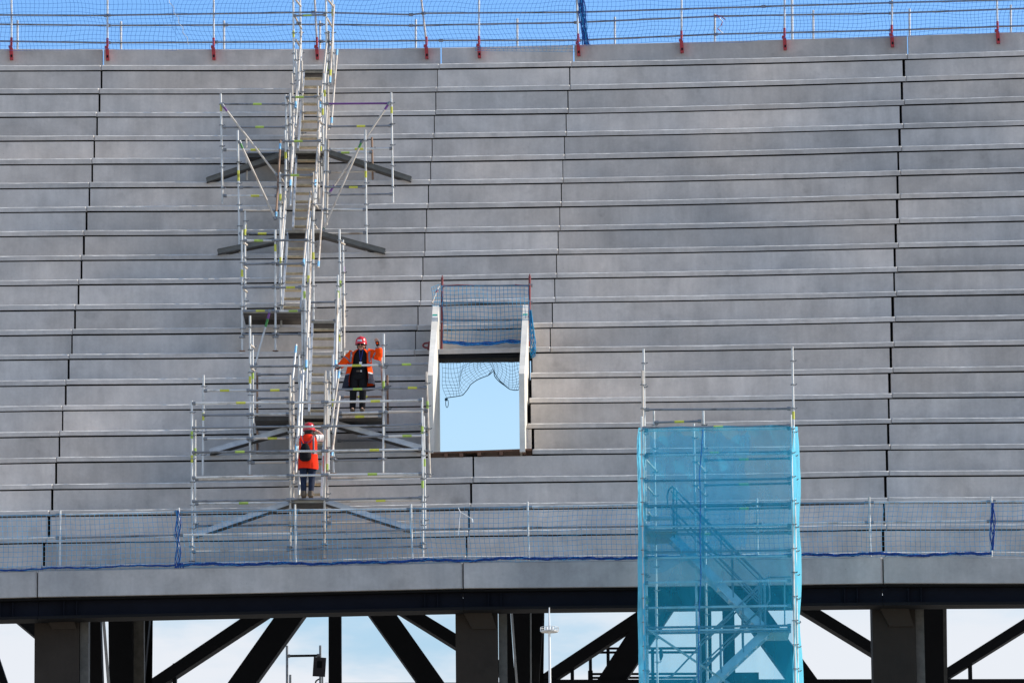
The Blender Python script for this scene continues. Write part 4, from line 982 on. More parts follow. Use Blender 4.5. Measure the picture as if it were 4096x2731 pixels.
# aluminium stair flights with boxed stringers, treads, bent handrails
def tower_flight(x0, y0, x1, y1, Ya, Yb_, n, flip=1):
    p, q = at(x0, y0, Ya), at(x1, y1, Ya); o = Vector((0, Yb_-Ya, 0))
    mb = MB(); mb.bar(p, q, .05, .17, 'alu'); mb.bar(p+o, q+o, .05, .17, 'alu')
    fl = mb.build('stair_flight', tower)
    for k in range(n):
        t = (k+.5)/n; c = p.lerp(q, t); m = MB(); m.box((c.x-.11, c.y+.03, c.z-.02), (c.x+.11, c.y+(Yb_-Ya)-.03, c.z+.02), 'alu'); m.build('tread', fl)
    for oo in (Vector((0, -.03, 0)), o+Vector((0, .03, 0))):
        for h in (.55, 1.05):
            m = MB(); m.tube(p+oo+Vector((0, 0, h)), q+oo+Vector((0, 0, h)), .017, 'galv_dark')
            if h > 1: 
                for t in (.02, .35, .68, .98):
                    c = p.lerp(q, t)+oo; m.tube(c, c+Vector((0, 0, h)), .014, 'galv_dark', 6)
            m.build('handrail', fl)
tower_flight(2690, 2142, 3048, 2505, TF+.25, TF+.85, 8); tower_flight(3068, 2520, 2800, 2772, TF+.25, TF+.85, 7)
mb = MB()
mb.path([at(x, y, TF+.3) for x, y in ((2671, 2016), (2669, 1985), (2673, 1962), (2682, 1950), (2692, 1948), (2703, 1952), (2709, 1962), (2762, 2020), (2830, 2092), (2900, 2165), (2985, 2250), (3058, 2318))], .018, 'galv_dark', 6)
mb.path([at(x, y, TF+.3) for x, y in ((2707, 1960), (2706, 2040), (2708, 2150))], .016, 'galv_dark', 6); mb.path([at(x, y, TF+.3) for x, y in ((2676, 2020), (2712, 2062), (2752, 2102), (2850, 2205), (2950, 2310), (3030, 2395))], .014, 'galv_dark', 6)
mb.path([at(x, y, TF+.3) for x, y in ((3164, 2306), (3075, 2308), (3056, 2318), (2960, 2412), (2850, 2530), (2690, 2700), (2660, 2710))], .018, 'galv_dark', 6)
mb.path([at(x, y, TF+.3) for x, y in ((3058, 2320), (3072, 2336), (3078, 2352), (3078, 2400), (3066, 2416), (2960, 2520), (2860, 2630), (2760, 2731))], .018, 'galv_dark', 6)
for x in (3045, 3060, 3138): mb.path([at(x, 2312, TF+.3), at(x+1, 2500, TF+.3)], .014, 'galv_dark', 6)
mb.path([at(2884, 2140, TF+.3), at(2884, 2230, TF+.3)], .014, 'galv_dark', 6)
mb.build('ladder_handrail', tower)
for y, x0, x1 in ((2126, 2585, 3160), (2524, 2585, 3160)):
    A, B = at(x0, y, TF+.1), at(x1, y-9, TF+.1); mb = MB(); o = Vector((0, 1.2, 0)) ; dz = Vector((0, 0, -.05))
    xk = .0
    A2 = A.lerp(B, .0 if y < 2200 else .78); B2 = A.lerp(B, .21 if y < 2200 else 1)
    mb.hexa([A2+dz, B2+dz, B2+dz+o, A2+dz+o, A2, B2, B2+o, A2+o], 'deck'); mb.build('platform', tower)

# blue debris sheeting wrapped round the tower
def grid_obj(mb, fn, nu, nv, mat):
    P = [fn(i/nu, j/nv) for j in range(nv+1) for i in range(nu+1)]
    fs = [(j*(nu+1)+i, j*(nu+1)+i+1, (j+1)*(nu+1)+i+1, (j+1)*(nu+1)+i) for j in range(nv) for i in range(nu)]
    mb.add(P, fs, mat, True)
mb = MB()
def wr(x, z): return .05*math.sin(x*2.1+z*1.3)+.03*math.sin(x*5.7-z*2.9)+.018*math.sin(x*11+z*7.1)
def front(u, v):
    x = lerp(2576, 3166, u); y = lerp(1712-9*u+3*math.sin(u*20), 3050, v); p = at(x+ (14*u-0)*v*.6, y, TF-.05)
    tie = min(1, 6*u, 6*(1-u))
    return p+Vector((0, -.03-.6*abs(wr(p.x, p.z))*tie, 0))
grid_obj(mb, front, 56, 90, 'sheet')
sheet = mb.build('debris_sheeting'); prop(sheet, 'translucent blue debris sheeting wrapped around the scaffold tower', 'sheeting')
mb = MB()
prof = lambda y: 10*math.sin((y-1700)/150)*.4 + (0 if y < 1950 else min(1, (y-1950)/250)*9) 
def rside(u, v):
    y = lerp(1702, 3050, v); x = lerp(3170, 3193+prof(y), u)+6*v*.0 + (y-1702)*.006
    p = at(x+.7*math.sin(y*.03+u*5), y+(6*u if v == 0 else 0), TF-.05+1.5*u); return p+Vector((.025*math.sin(p.z*3+u*9), .03*math.sin(u*14+p.z*2), 0))
grid_obj(mb, rside, 12, 90, 'sheet_dense')
mb.build('gathered_fold', sheet)
mb = MB()
def lside(u, v):
    y = lerp(1710, 3050, v); k = min(1, (y-1700)/60); x = lerp(2574, 2556-9*k+2*math.sin(y*.007)+.8*math.sin(y*.03), u)+(y-1702)*.008
    return at(x, y, TF-.06-.02*math.sin(u*6)+.35*u)+Vector((0, .03*math.sin(u*11+y*.06), 0))
grid_obj(mb, lside, 8, 90, 'sheet_dense')
mb.build('gathered_fold', sheet)
mb = MB()
def lap(u, v):
    top = 1735+14*math.sin(u*17)+9*math.sin(u*41); bot = lerp(2290, 2180, u)+10*math.sin(u*13)
    y = lerp(top, bot, v); xr = 2990+12*math.sin(v*15)+(-70*max(0, v-.75)*4*.25)
    x = lerp(2600, xr, u); p = at(x, y, TF+.0); return p+Vector((0, .10+.04*wr(p.x*1.5, p.z), 0))
grid_obj(mb, lap, 30, 40, 'sheet_thin'); mb.build('overlapping_sheet', sheet)
mb = MB(); mb.path([at(x, y, TF-.12) for x, y in ((2812, 1715), (2806, 1800), (2798, 1900), (2802, 2000), (2800, 2150), (2804, 2300), (2796, 2450), (2794, 2731))], .012, 'rope_bright', 4); mb.build('seam', sheet)

# ------------------------------------------------------------------ background pieces under the stand
mast = thing('floodlight_mast', 'slender pale mast with a small ring platform seen under the stand', 'mast', tuple(at(2198, 2731, 112)))
p, q = at(2197, 2440, 112, False), at(2202, 2731, 112, False); q2 = p+(q-p)*(p.z/(p.z-q.z)); q2.x = q.x; q2.y = q.y
mb = MB(); mb.tube(at(2197, 2508, 112, False), q2, .022, 'white', 10, .045); mb.tube(at(2197, 2428, 112, False), at(2197, 2508, 112, False), .009, 'white', 8, .020); mb.build('shaft', mast)
c = at(2198, 2524, 112, False); mb = MB()
mb.tube(c+Vector((0, 0, -.012)), c+Vector((0, 0, .012)), .155, 'galv', 20); mb.build('platform', mast)
mb = MB(); n = 20
ring = [c+Vector((.165*math.cos(2*PI*k/n), .165*math.sin(2*PI*k/n), .075)) for k in range(n+1)]; mb.path(ring, .004, 'galv', 4)
for k in range(n): mb.tube(ring[k]-Vector((0, 0, .075)), ring[k], .004, 'galv', 4)
mb.tube(c+Vector((-.05, -.06, 0)), c+Vector((-.05, -.06, .07)), .022, 'white'); mb.tube(c+Vector((.05, -.08, 0)), c+Vector((.05, -.08, .07)), .022, 'white')
mb.build('railing', mast)

YS = DB+20
ls = thing('scaffold_goalpost', 'dark tube scaffold frame standing beyond the bracing under the stand', 'scaffold', tuple(at(1150, 2731, YS)))
def down(o, x0, y0, x1, Y, m='steel_dark', r=.03, name='post'):
    p, q = at(x0, y0, Y), at(x1, 2731, Y); q2 = p+(q-p)*(p.z/(p.z-q.z)); q2.x = q.x; q2.y = q.y
    mb = MB(); mb.tube(p, q2, r, m); return mb.build(name, o)
down(ls, 1148, 2581, 1148, YS, 'galv_dark'); down(ls, 1161, 2697, 1161, YS+.8, 'galv_dark'); down(ls, 1281, 2580, 1279, YS, 'galv_dark'); down(ls, 1289, 2690, 1289, YS+.3, 'galv_dark')
rail(ls, 1148, 2622, 1280, 2620, YS, mat='steel_dark', r=.03)
mb = MB(); mb.path([at(x, y, YS) for x, y in ((1282, 2712), (1272, 2716), (1264, 2722), (1260, 2735))], .02, 'steel_dark', 5); mb.build('cable', ls)
A, B, C, D = at(1255, 2625, YS-.1), at(1305, 2629, YS-.1), at(1250, 2702, YS-.1), at(1300, 2705, YS-.1); o = Vector((0, .03, 0))
mb = MB(); mb.hexa([C, D, D+o, C+o, A, B, B+o, A+o], 'sign')
sb = mb.build('sign_board'); prop(sb, 'dark unlit sign board fixed to the scaffold frame under the stand', 'sign board')
mb = MB(); mb.add([A.lerp(B, .3).lerp(C.lerp(D, .3), .2)+Vector((0, -.004, 0)), A.lerp(B, .7).lerp(C.lerp(D, .7), .2)+Vector((0, -.004, 0)), A.lerp(B, .7).lerp(C.lerp(D, .7), .55)+Vector((0, -.004, 0)), A.lerp(B, .3).lerp(C.lerp(D, .3), .55)+Vector((0, -.004, 0))], [(0, 1, 2, 3)], 'steel_dark'); mb.build('panel_print', sb)

YW = YB+3
wr_ = thing('walkway_railing', 'black walkway railing behind the bracing under the stand', 'railing', tuple(at(2500, 2731, YW)))
for y in (2592, 2608, 2694, 2709): rail(wr_, 2365, y, 2830, y-1, YW, mat='steel_dark', name='rail', r=.03, ends=False)
for x in (2361, 2432, 2610): down(wr_, x, 2592, x-3, YW, r=.04)
mb = MB(); P = at(2352, 2680, YW-.3); Q = at(2372, 2740, YW-.3); mb.box((P.x, P.y, Q.z), (Q.x, P.y+.2, P.z), 'steel_dark'); mb.build('toe_block', wr_)
mb = MB(); mb.path([at(x, y, YW-.4) for x, y in ((2644, 2590), (2645, 2620), (2642, 2640))], .05, 'steel_dark', 6, radii=[.03, .05, .02]); mb.build('hanging_strap', wr_)

#@@P0
# ------------------------------------------------------------------ people
def skin_mesh(name, verts, edges, radii, mat, parent, origin, levels=2, root=0):
    """one continuous surface grown round a jointed skeleton"""
    me = bpy.data.meshes.new(name+'_tmp'); me.from_pydata([Vector(v) for v in verts], edges, [])
    ob = bpy.data.objects.new(name+'_tmp', me); COL.objects.link(ob)
    bm = bmesh.new(); bm.from_mesh(me); lay = bm.verts.layers.skin.verify(); bm.verts.ensure_lookup_table()
    for k, v in enumerate(bm.verts):
        r = radii[k]; v[lay].radius = r if isinstance(r, tuple) else (r, r); v[lay].use_root = (k == root)
    bm.to_mesh(me); bm.free()
    md = ob.modifiers.new('skin', 'SKIN'); md.use_smooth_shade = True
    sb = ob.modifiers.new('sub', 'SUBSURF'); sb.levels = levels; sb.render_levels = levels
    dg = bpy.context.evaluated_depsgraph_get(); ev = ob.evaluated_get(dg)
    res = bpy.data.meshes.new_from_object(ev, preserve_all_data_layers=False, depsgraph=dg)
    bpy.data.objects.remove(ob); bpy.data.meshes.remove(me)
    b = BASE[parent.name]
    for v in res.vertices: v.co = v.co + origin - b
    res.materials.clear(); res.materials.append(MAT[mat])
    for p in res.polygons: p.use_smooth = True; p.material_index = 0
    res.name = name
    o = bpy.data.objects.new(name, res); COL.objects.link(o); o.parent = parent; BASE[o.name] = b
    return o

def hand_chain(V, E, R, wrist, wi, dirv, side, curl, s=1.0):
    """palm, five bent fingers of unequal length and a thumb leaving the side of the palm"""
    d = Vector(dirv).normalized(); sd = Vector(side).normalized(); nm = Vector(curl).normalized()
    palm = Vector(wrist)+d*.055*s; pi_ = len(V); V.append(palm); R.append((.026*s, .017*s)); E.append((wi, pi_))
    knu = Vector(wrist)+d*.092*s; ki = len(V); V.append(knu); R.append((.026*s, .014*s)); E.append((pi_, ki))
    for off, ln in ((-.030, .066), (-.010, .080), (.011, .076), (.031, .058)):
        b = knu+sd*off*s; m = b+(d*.55+nm*.35)*ln*s; t = m+(d*.15+nm*.6)*ln*s*.8
        i0 = len(V); V.extend([b+d*.006, m, t]); R.extend([.0095*s, .0088*s, .0078*s]); E.extend([(ki, i0), (i0, i0+1), (i0+1, i0+2)])
    b = Vector(wrist)+d*.035*s-sd*.034*s; m = b+(d*.45-sd*.35+nm*.35)*.055*s; t = m+(d*.6+nm*.5)*.032*s
    i0 = len(V); V.extend([b, m, t]); R.extend([.012*s, .0105*s, .009*s]); E.extend([(pi_, i0), (i0, i0+1), (i0+1, i0+2)])

def body(parent, origin, J, mat, fwd):
    """J: joints in metres from the ground point; fwd -1 faces the viewer"""
    V = []; E = []; R = []
    def a(p, r, to=None):
        V.append(Vector(p)); R.append(r); 
        if to is not None: E.append((to, len(V)-1))
        return len(V)-1
    pel = a(J['pelvis'], (.135, .105)); sp1 = a(J['waist'], (.125, .095), pel); ch = a(J['chest'], (.15, .11), sp1); nk = a(J['neck'], (.058, .058), ch)
    h = Vector(J['head']); f = Vector((J.get('turn', 0), fwd, J.get('nod', 0))).normalized()
    jaw = a(h+Vector((0, 0, -.075))+f*.012, (.060, .068), nk); mid = a(h, (.074, .090), jaw); top = a(h+Vector((0, 0, .075))-f*.008, (.062, .078), mid)
    nose = a(h+f*.098+Vector((0, 0, -.012)), .012, mid); chin = a(h+f*.07+Vector((0, 0, -.095)), .022, jaw)
    sd = f.cross(Vector((0, 0, 1))).normalized()
    for s in (-1, 1): a(h+sd*s*.082+Vector((0, 0, -.01)), (.012, .022), mid)
    for k in ('L', 'R'):
        sh = a(J['sh'+k], .062, ch); el = a(J['el'+k], .043, sh); fm = a(Vector(J['el'+k]).lerp(Vector(J['wr'+k]), .35), .040, el); wr = a(J['wr'+k], .027, fm)
        hand_chain(V, E, R, J['wr'+k], wr, J['hd'+k], J['hs'+k], J['hc'+k])
        hp = a(J['hp'+k], .092, pel); kn = a(J['kn'+k], .060, hp); cf = a(Vector(J['kn'+k]).lerp(Vector(J['an'+k]), .3)+Vector((0, -fwd*.015, 0)), .056, kn); an = a(J['an'+k], .038, cf)
        toe = a(Vector(J['an'+k])+Vector((0, fwd*.15, -.045)), (.042, .028), an)
    return skin_mesh('body', V, E, R, mat, parent, origin, 2)

def ell(c, rx, ry, n, a0=0.0, a1=2*PI, closed=True, rot=0.0):
    m = n if closed else n+1
    return [Vector((c[0]+rx*math.sin(lerp(a0, a1, k/n)+rot), c[1]+ry*math.cos(lerp(a0, a1, k/n)+rot), c[2])) for k in range(m)]

def helmet(parent, origin, h, fwd, tilt, mark):
    mb = MB(); o = origin+Vector(h); n = 22
    fx = Vector((tilt, fwd, 0)).normalized(); sx = Vector((0, 0, 1)).cross(fx)
    def P(a, r, rz, z, ext=0): 
        d = fx*math.cos(a)*(r*1.14)+sx*math.sin(a)*r
        return o+d+Vector((0, 0, z))
    rings = []
    for t in (0, .12, .26, .42, .58, .72, .84, .93, .985):
        r = .128*math.cos(t*PI/2)**.62; z = .03+.165*math.sin(t*PI/2)
        rings.append([P(2*PI*k/n, r, 0, z + (.010 if abs(math.sin(2*PI*k/n)) < .28 and t > .3 else 0)) for k in range(n)])
    mb.loft(rings, 'helmet', smooth=True)
    rim = []
    for dz, ex in ((.034, .0), (.028, .007), (.020, .008), (.024, .0)):
        rim.append([P(2*PI*k/n, .126+ex+(max(0, math.cos(2*PI*k/n))**2)*ex*2.6, 0, dz-(max(0, math.cos(2*PI*k/n))**2)*ex*.7) for k in range(n)])
    mb.loft(rim, 'helmet', smooth=True, caps=False)
    hm = mb.build('helmet', parent)
    # front or back mark
    mk = MB(); sgn = 1 if mark == 'front' else -1
    q = []
    for z, w in ((.062, .42), (.108, .40)):
        for a in (-w, -w/2, 0, w/2, w):
            t = math.asin(min(1, (z-.03)/.152))*2/PI; r = .128*math.cos(t*PI/2)**.62+.004
            q.append(P((a if sgn > 0 else PI+a), r, 0, z if sgn > 0 else z-.045))
    mk.add(q, [(0, 1, 6, 5), (1, 2, 7, 6), (2, 3, 8, 7), (3, 4, 9, 8)], 'white' if sgn > 0 else 'white', True)
    if sgn > 0:
        q2 = [p+fx*.002 for p in q]
        for a, b in ((0, 1), (1, 2), (2, 3)):
            l0, l1, u1, u0 = q2[a], q2[b], q2[b+5], q2[a+5]
            mk.add([l0.lerp(u0, .15).lerp(l1.lerp(u1, .15), .2), l0.lerp(u0, .15).lerp(l1.lerp(u1, .15), .75), l0.lerp(u0, .6).lerp(l1.lerp(u1, .6), .75), l0.lerp(u0, .6).lerp(l1.lerp(u1, .6), .2)], [(0, 1, 2, 3)], 'emblem')
    mk.build('mark', hm)
    return hm

def sleeve(parent, pts, radii, mats, name='sleeve', seed=0):
    """cloth tube with soft creases"""
    mb = MB(); P = [Vector(p) for p in pts]; out = []; rr = []; mm = []
    for i in range(len(P)-1):
        for q in range(4):
            t = q/4; out.append(P[i].lerp(P[i+1], t)); k = lerp(radii[i], radii[i+1], t); rr.append(k*(1+.07*math.sin((i*4+q)*2.3+seed))); mm.append(mats[i] if not isinstance(mats[i], tuple) else mats[i][q])
    out.append(P[-1]); rr.append(radii[-1])
    mb.path(out, .05, mm[0], 10, radii=rr, mats=mm); return mb.build(name, parent)

# ---- worker on the upper landing, facing the viewer
G1 = at(1432, 1646, D18+.45); W1 = thing('person', 'person in open orange coat and red helmet waving from the upper landing', 'person', tuple(G1))
J = dict(pelvis=(.02, .02, .80), waist=(.03, .02, .98), chest=(.06, .01, 1.17), neck=(.08, -.02, 1.36), head=(.085, -.05, 1.455), turn=-.25, nod=-.12,
         shL=(-.13, .0, 1.28), elL=(-.29, -.06, 1.07), wrL=(-.38, -.10, .98), hdL=(-.8, -.3, -.45), hsL=(0, 1, -.2), hcL=(0, -.6, -.8),
         shR=(.25, .0, 1.29), elR=(.46, -.05, 1.19), wrR=(.445, -.10, 1.43), hdR=(-.25, -.15, 1), hsR=(-1, 0, -.2), hcR=(-.3, -.9, .2),
         hpL=(-.075, .02, .79), knL=(-.10, -.03, .42), anL=(-.12, .03, .07), hpR=(.105, .02, .79), knR=(.105, -.03, .42), anR=(.09, .03, .07))
body(W1, G1, J, 'skin', -1)
g1 = lambda p: G1+Vector(p)
mb = MB()
for s, hp, kn, an in ((0, J['hpL'], J['knL'], J['anL']), (1, J['hpR'], J['knR'], J['anR'])):
    pts = [g1(hp), g1(hp).lerp(g1(kn), .5), g1(kn), g1(kn).lerp(g1(an), .5), g1(an)+Vector((0, 0, .0))]
    mb.path(pts, .1, 'black', 12, radii=[.118, .100, .078, .070, .066])
mb.loft([[g1(v) for v in ell((.02, .02, z), rx, ry, 14)] for z, rx, ry in ((.70, .18, .13), (.80, .20, .145), (.92, .185, .135))], 'black', smooth=True)
mb.build('trousers', W1)
mb = MB()
for an in (J['anL'], J['anR']):
    a = g1(an); mb.path([a+Vector((0, .05, .05)), a+Vector((0, .04, -.03)), a+Vector((0, -.05, -.04)), a+Vector((0, -.13, -.045)), a+Vector((0, -.16, -.05))], .05, 'boot', 10, radii=[.055, .055, .050, .045, .025])
mb.build('boot', W1)
mb = MB()
mb.loft([[g1(v) for v in ell((cx, cy, z), rx, ry, 16)] for z, cx, cy, rx, ry in ((.84, .02, .02, .185, .135), (.98, .03, .02, .180, .13), (1.12, .05, .01, .19, .135), (1.25, .065, .005, .185, .125), (1.33, .075, -.01, .12, .10), (1.385, .08, -.02, .075, .072))], 'black', smooth=True)
mb.build('jumper', W1)
# open coat: shell from one front edge round the back to the other
mb = MB(); n = 26
tiers = [(.50, .0, .06, .33, .25, .62), (.60, .01, .05, .32, .235, .64), (.70, .015, .04, .31, .22, .66), (.79, .02, .03, .295, .205, .68), (.82, .02, .03, .29, .20, .69), (.92, .03, .025, .27, .185, .70), (1.0, .04, .02, .26, .175, .70), (1.045, .045, .02, .255, .17, .69), (1.15, .055, .01, .245, .165, .68), (1.25, .062, .005, .235, .155, .64), (1.32, .07, .0, .185, .13, .55), (1.37, .078, -.005, .10, .10, .5)]
rings = []
for ti, (z, cx, cy, rx, ry, gap) in enumerate(tiers):
    rg = []
    for k in range(n+1):
        a = lerp(PI+gap, 3*PI-gap, k/n)           # measured from +Y, gap centred on the viewer's side
        fold = 1+.035*math.sin(k*1.9+ti*.8)*(1 if z < 1.1 else .4)
        flare = (.07*(1.05-z) if k > n*.72 and z < 1.0 else 0) + (.03*(1.0-z) if k < n*.2 and z < 1.0 else 0)
        xx = cx+rx*math.sin(a)*fold; xx += flare*(1 if math.sin(a) > 0 else -1)
        dz = 0.0
        if z < .83: dz = (.10 if k > n*.8 else (.02 if k < n*.3 else 0))*(1 if z < .7 else .3)
        rg.append(g1((xx, cy+ry*math.cos(a)*fold, z+dz)))
    rings.append(rg)
cm_ = ['navycloth', 'navycloth', 'navycloth', 'reflect', 'orange', 'orange', 'reflect', 'orange', 'orange', 'orange', 'orange']
for k in range(len(rings)-1):
    # lining seen from within the open fronts
    mb.loft([rings[k], rings[k+1]], cm_[k], closed=False, caps=False, smooth=True)
    inn = []
    for r_, (z, cx, cy, rx, ry, gap) in ((rings[k], tiers[k]), (rings[k+1], tiers[k+1])):
        inn.append([v+((g1((cx, cy, v.z-G1.z))-v)*.05) for v in r_])
    mb.loft(inn, 'navycloth' if k < 1 else 'orange', closed=False, caps=False, smooth=True)
# vertical reflective braces and lapels
coat = mb.build('coat', W1)
for x0, x1 in ((-.135, -.155), (.255, .265)):
    m = MB(); m.path([g1((x0, -.135, 1.30)), g1((x0-.005, -.16, 1.18)), g1((x1, -.165, 1.06))], .022, 'reflect', 6, flat=.3); m.build('reflective_brace', coat)
sleeve(W1, [g1((-.11, .0, 1.295)), g1((-.21, -.03, 1.18)), g1((-.30, -.06, 1.075)), g1((-.385, -.10, .985))], [.088, .092, .085, .068], ['orange', ('orange', 'reflect', 'orange', 'orange'), 'orange'], seed=1)
sleeve(W1, [g1((.22, .0, 1.305)), g1((.35, -.02, 1.265)), g1((.455, -.05, 1.20)), g1((.462, -.08, 1.31)), g1((.447, -.10, 1.405))], [.090, .095, .098, .085, .066], ['orange', ('orange', 'reflect', 'orange', 'orange'), 'orange', ('orange', 'orange', 'orange', 'reflect')], seed=2)
# gloves over palms, fingertips bare
for wr, hd in ((J['wrL'], J['hdL']), (J['wrR'], J['hdR'])):
    d = Vector(hd).normalized(); m = MB(); p = g1(wr)
    m.path([p-d*.01, p+d*.03, p+d*.075, p+d*.10], .03, 'black', 10, radii=[.034, .038, .042, .036], flat=.72); gl = m.build('glove', W1)
    m = MB(); c = p+d*.055+Vector((-.005, -.029, 0)); m.path([c-d*.02, c+d*.02], .018, 'orange', 8, flat=.35); m.build('palm_patch', gl)
helmet(W1, G1, (.075, -.045, 1.452), -1, -.22, 'front')
m = MB(); hc = g1((.085, -.05, 1.455)); fv = Vector((-.24, -.97, -.05)).normalized(); sv = Vector((.97, -.24, 0))
for s in (-1, 1): m.path([hc+fv*.097+sv*s*.012+Vector((0, 0, .0)), hc+fv*.092+sv*s*.045+Vector((0, 0, .002)), hc+fv*.062+sv*s*.078+Vector((0, 0, .004))], .026, 'lens', 8, radii=[.020, .027, .020], flat=.45)
m.path([hc+fv*.06+sv*.078, hc-fv*.02+sv*.088], .006, 'lens', 5); m.path([hc+fv*.06-sv*.078, hc-fv*.02-sv*.088], .006, 'lens', 5); m.build('goggles', W1)
m = MB(); m.path([hc+fv*.088+sv*-.026+Vector((0, 0, -.058)), hc+fv*.096+Vector((0, 0, -.056)), hc+fv*.088+sv*.026+Vector((0, 0, -.058))], .006, 'hair', 6); m.build('mouth', W1)
m = MB(); 
for s in (-1, 1): m.path([hc+sv*s*.082+Vector((0, .03, .02)), hc+sv*s*.084+Vector((0, .045, -.03)), hc+sv*s*.07+Vector((0, .06, -.06))], .022, 'hair', 7)
m.build('hair', W1)
m = MB(); m.path([g1((.035, -.115, 1.36)), g1((.045, -.135, 1.25)), g1((.062, -.125, 1.08))], .008, 'blue', 6, flat=.3); m.path([g1((.12, -.115, 1.36)), g1((.10, -.135, 1.25)), g1((.068, -.125, 1.08))], .008, 'blue', 6, flat=.3)
la = m.build('lanyard', W1); m = MB(); m.box(tuple(g1((.035, -.150, 1.02))), tuple(g1((.095, -.142, 1.07))), 'white'); m.build('badge', la)
m = MB(); m.box(tuple(g1((-.03, -.137, .855))), tuple(g1((.05, -.127, .885))), 'boot'); m.box(tuple(g1((.06, -.142, .85))), tuple(g1((.09, -.13, .89))), 'galv'); m.build('belt_buckle', W1)

# ---- worker below, seen from behind, hands raised to the face
G2 = at(1233, 1992, DF+.42); W2 = thing('person', 'person seen from behind in red vest and red helmet with hands raised', 'person', tuple(G2))
J2_ = dict(pelvis=(.0, .0, .80), waist=(.0, .0, .98), chest=(.0, .01, 1.16), neck=(.01, .03, 1.36), head=(.02, .05, 1.465), turn=.1, nod=.1,
         shL=(-.155, .02, 1.29), elL=(-.20, .22, 1.22), wrL=(-.05, .26, 1.41), hdL=(.5, .1, .8), hsL=(.3, .9, 0), hcL=(.6, -.6, 0),
         shR=(.155, .02, 1.29), elR=(.355, .13, 1.31), wrR=(.22, .20, 1.47), hdR=(-.7, .1, .5), hsR=(-.3, .9, .2), hcR=(-.5, -.5, -.3),
         hpL=(-.085, .0, .79), knL=(-.105, .03, .42), anL=(-.095, -.02, .075), hpR=(.085, .0, .79), knR=(.075, .03, .42), anR=(.055, -.02, .075))
body(W2, G2, J2_, 'skin_pale', 1)
g2 = lambda p: G2+Vector(p)
mb = MB()
for hp, kn, an in ((J2_['hpL'], J2_['knL'], J2_['anL']), (J2_['hpR'], J2_['knR'], J2_['anR'])):
    mb.path([g2(hp), g2(hp).lerp(g2(kn), .5), g2(kn), g2(kn).lerp(g2(an), .45)+Vector((0, -.015, 0)), g2(an)+Vector((0, 0, .03))], .1, 'denim', 12, radii=[.112, .092, .070, .066, .052])
mb.loft([[g2(v) for v in ell((0, 0, z), rx, ry, 14)] for z, rx, ry in ((.71, .165, .125), (.80, .185, .14), (.92, .165, .12))], 'denim', smooth=True)
mb.build('jeans', W2)
mb = MB()
for an in (J2_['anL'], J2_['anR']):
    a = g2(an); mb.path([a+Vector((0, -.02, .07)), a+Vector((0, -.03, -.02)), a+Vector((0, .03, -.04)), a+Vector((.0, .12, -.045)), a+Vector((0, .15, -.05))], .05, 'boot', 10, radii=[.056, .058, .052, .046, .025])
mb.build('boot', W2)
mb = MB(); n = 24; rings = []
T2 = [(.625, .215, .165), (.70, .212, .165), (.80, .205, .162), (.90, .200, .158), (.945, .198, .155), (.985, .196, .152), (1.10, .190, .145), (1.20, .195, .14), (1.29, .19, .13), (1.345, .13, .105), (1.375, .085, .085)]
for ti, (z, rx, ry) in enumerate(T2): rings.append([g2((rx*math.sin(2*PI*k/n)*(1+.03*math.sin(k*2.1+ti*.7)*(z < 1)), .01+ry*math.cos(2*PI*k/n)*(1+.03*math.sin(k*1.7+ti)), z+(.0 if z > .65 else .012*math.sin(k*.52)))) for k in range(n)])
mb.loft(rings, 'redvest', smooth=True, mats=['redvest']*4+['reflect']+['redvest']*5, caps=False)
vest = mb.build('vest', W2)
for x in (.115, -.125):
    m = MB(); m.path([g2((x, -.075, 1.335)), g2((x+.004, -.122, 1.22)), g2((x+.006, -.135, 1.05)), g2((x+.006, -.142, .93))], .022, 'reflect', 6, flat=.3); m.build('reflective_brace', vest)
m = MB()
m.path([g2((-.125+.022*math.cos(a), -.142, 1.205+.03*math.sin(a))) for a in [q*PI/7-.6 for q in range(11)]], .007, 'emblem', 5)
m.path([g2((-.150, -.14, 1.172)), g2((-.118, -.146, 1.168)), g2((-.10, -.147, 1.178))], .006, 'emblem', 5)
x = -.085
for wd, hh in ((.012, .030), (.012, .020), (.004, .020), (.013, .020), (.013, .022), (.004, .03), (.014, .026), (.012, .02), (.01, .02), (.012, .028)):
    m.box(tuple(g2((x, -.152, 1.178))), tuple(g2((x+wd, -.140, 1.178+hh))), 'emblem'); x += wd+.005
m.build('back_emblem', vest)
sleeve(W2, [g2((.15, .02, 1.30)), g2((.25, .07, 1.315)), g2((.34, .12, 1.315))], [.082, .078, .070], ['shirt', 'shirt'], seed=1)
sleeve(W2, [g2((-.15, .02, 1.30)), g2((-.19, .12, 1.26)), g2((-.20, .20, 1.23))], [.080, .076, .068], ['shirt', 'shirt'], seed=3)
helmet(W2, G2, (.02, .05, 1.448), 1, .1, 'back')
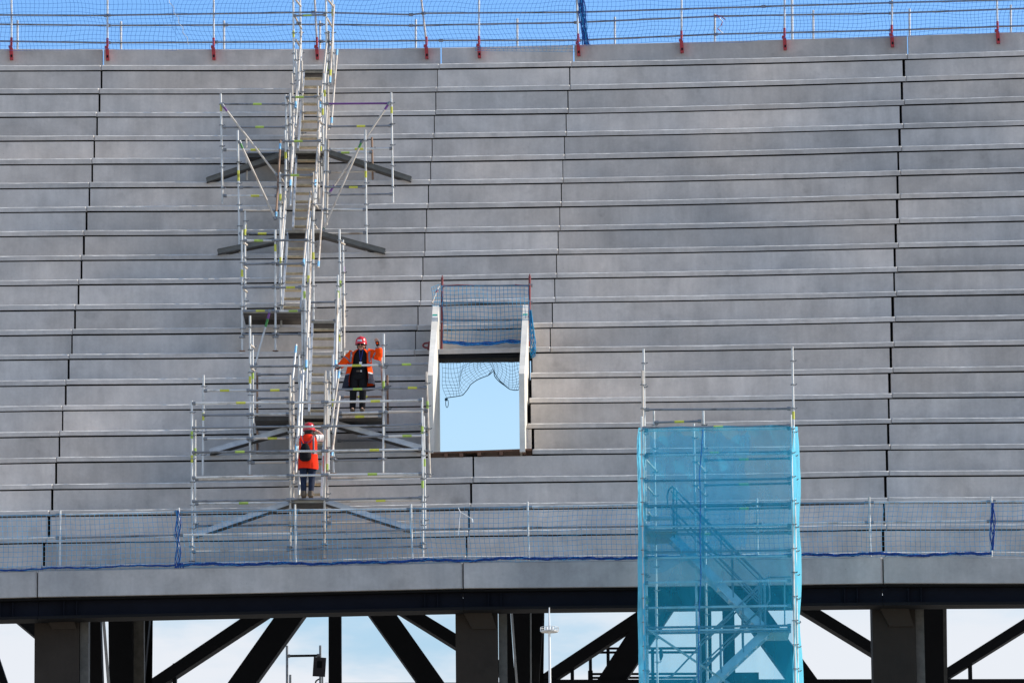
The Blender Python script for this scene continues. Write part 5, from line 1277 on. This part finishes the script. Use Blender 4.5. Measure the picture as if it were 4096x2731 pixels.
m = MB(); m.loft([[g2(v) for v in ell((.018, .03, z), rx, ry, 14)] for z, rx, ry in ((1.35, .085, .075), (1.40, .095, .088), (1.46, .098, .10))], 'hair', smooth=True); m.build('hair', W2)
# camera raised to the eye
m = MB(); c = g2((.05, .20, 1.49)); m.box(tuple(c+Vector((-.07, .0, -.04))), tuple(c+Vector((.07, .07, .05))), 'black'); m.tube(c+Vector((0, .07, 0)), c+Vector((0, .14, 0)), .036, 'black', 12)
prop(m.build('camera_body'), 'small black camera held up to the face of the person in the red vest', 'camera')
# backpack hanging low on both straps
bp = thing('backpack', 'black teardrop backpack worn low on the back over the red vest', 'backpack', tuple(g2((-.075, -.16, .80))))
m = MB(); cx = -.055
rr = []
for z, rx, ry in ((.765, .06, .03), (.785, .105, .06), (.83, .128, .080), (.90, .130, .085), (.98, .118, .08), (1.06, .095, .066), (1.12, .068, .045), (1.15, .04, .025)): rr.append([g2(v) for v in ell((cx, -.205, z), rx, ry, 16)])
m.loft(rr, 'black', smooth=True); m.build('bag_body', bp)
for sx_, ex in ((-.04, -.15), (.02, .09)):
    m = MB(); m.path([g2((cx+sx_*.6, -.19, 1.13)), g2((ex*.9, -.155, 1.24)), g2((ex*1.05, -.09, 1.345))], .014, 'redvest' if sx_ < 0 else 'red', 6, flat=.35); m.build('strap', bp)
m = MB(); m.path([g2((cx-.08, -.275, .93)), g2((cx, -.292, .95)), g2((cx+.08, -.275, .93))], .005, 'navycloth', 5); m.build('zip', bp)
# red handrail sleeve beside the lower landing
mb = MB(); mb.path([at(1293, 1822, DF+.3), at(1292, 1850, DF+.3), at(1293, 1884, DF+.3)], .014, 'red', 5, flat=.4)
prop(mb.build('red_tape'), 'strip of red tape hanging from the rail beside the person in the vest', 'tape')

#@@P1

# ------------------------------------------------------------------ render settings
sc.view_settings.view_transform = 'Standard'; sc.view_settings.look = 'None'; sc.view_settings.exposure = 0
sc.render.engine = 'CYCLES'
sc.cycles.max_bounces = 8; sc.cycles.diffuse_bounces = 4; sc.cycles.transparent_max_bounces = 12
sc.cycles.use_denoising = True
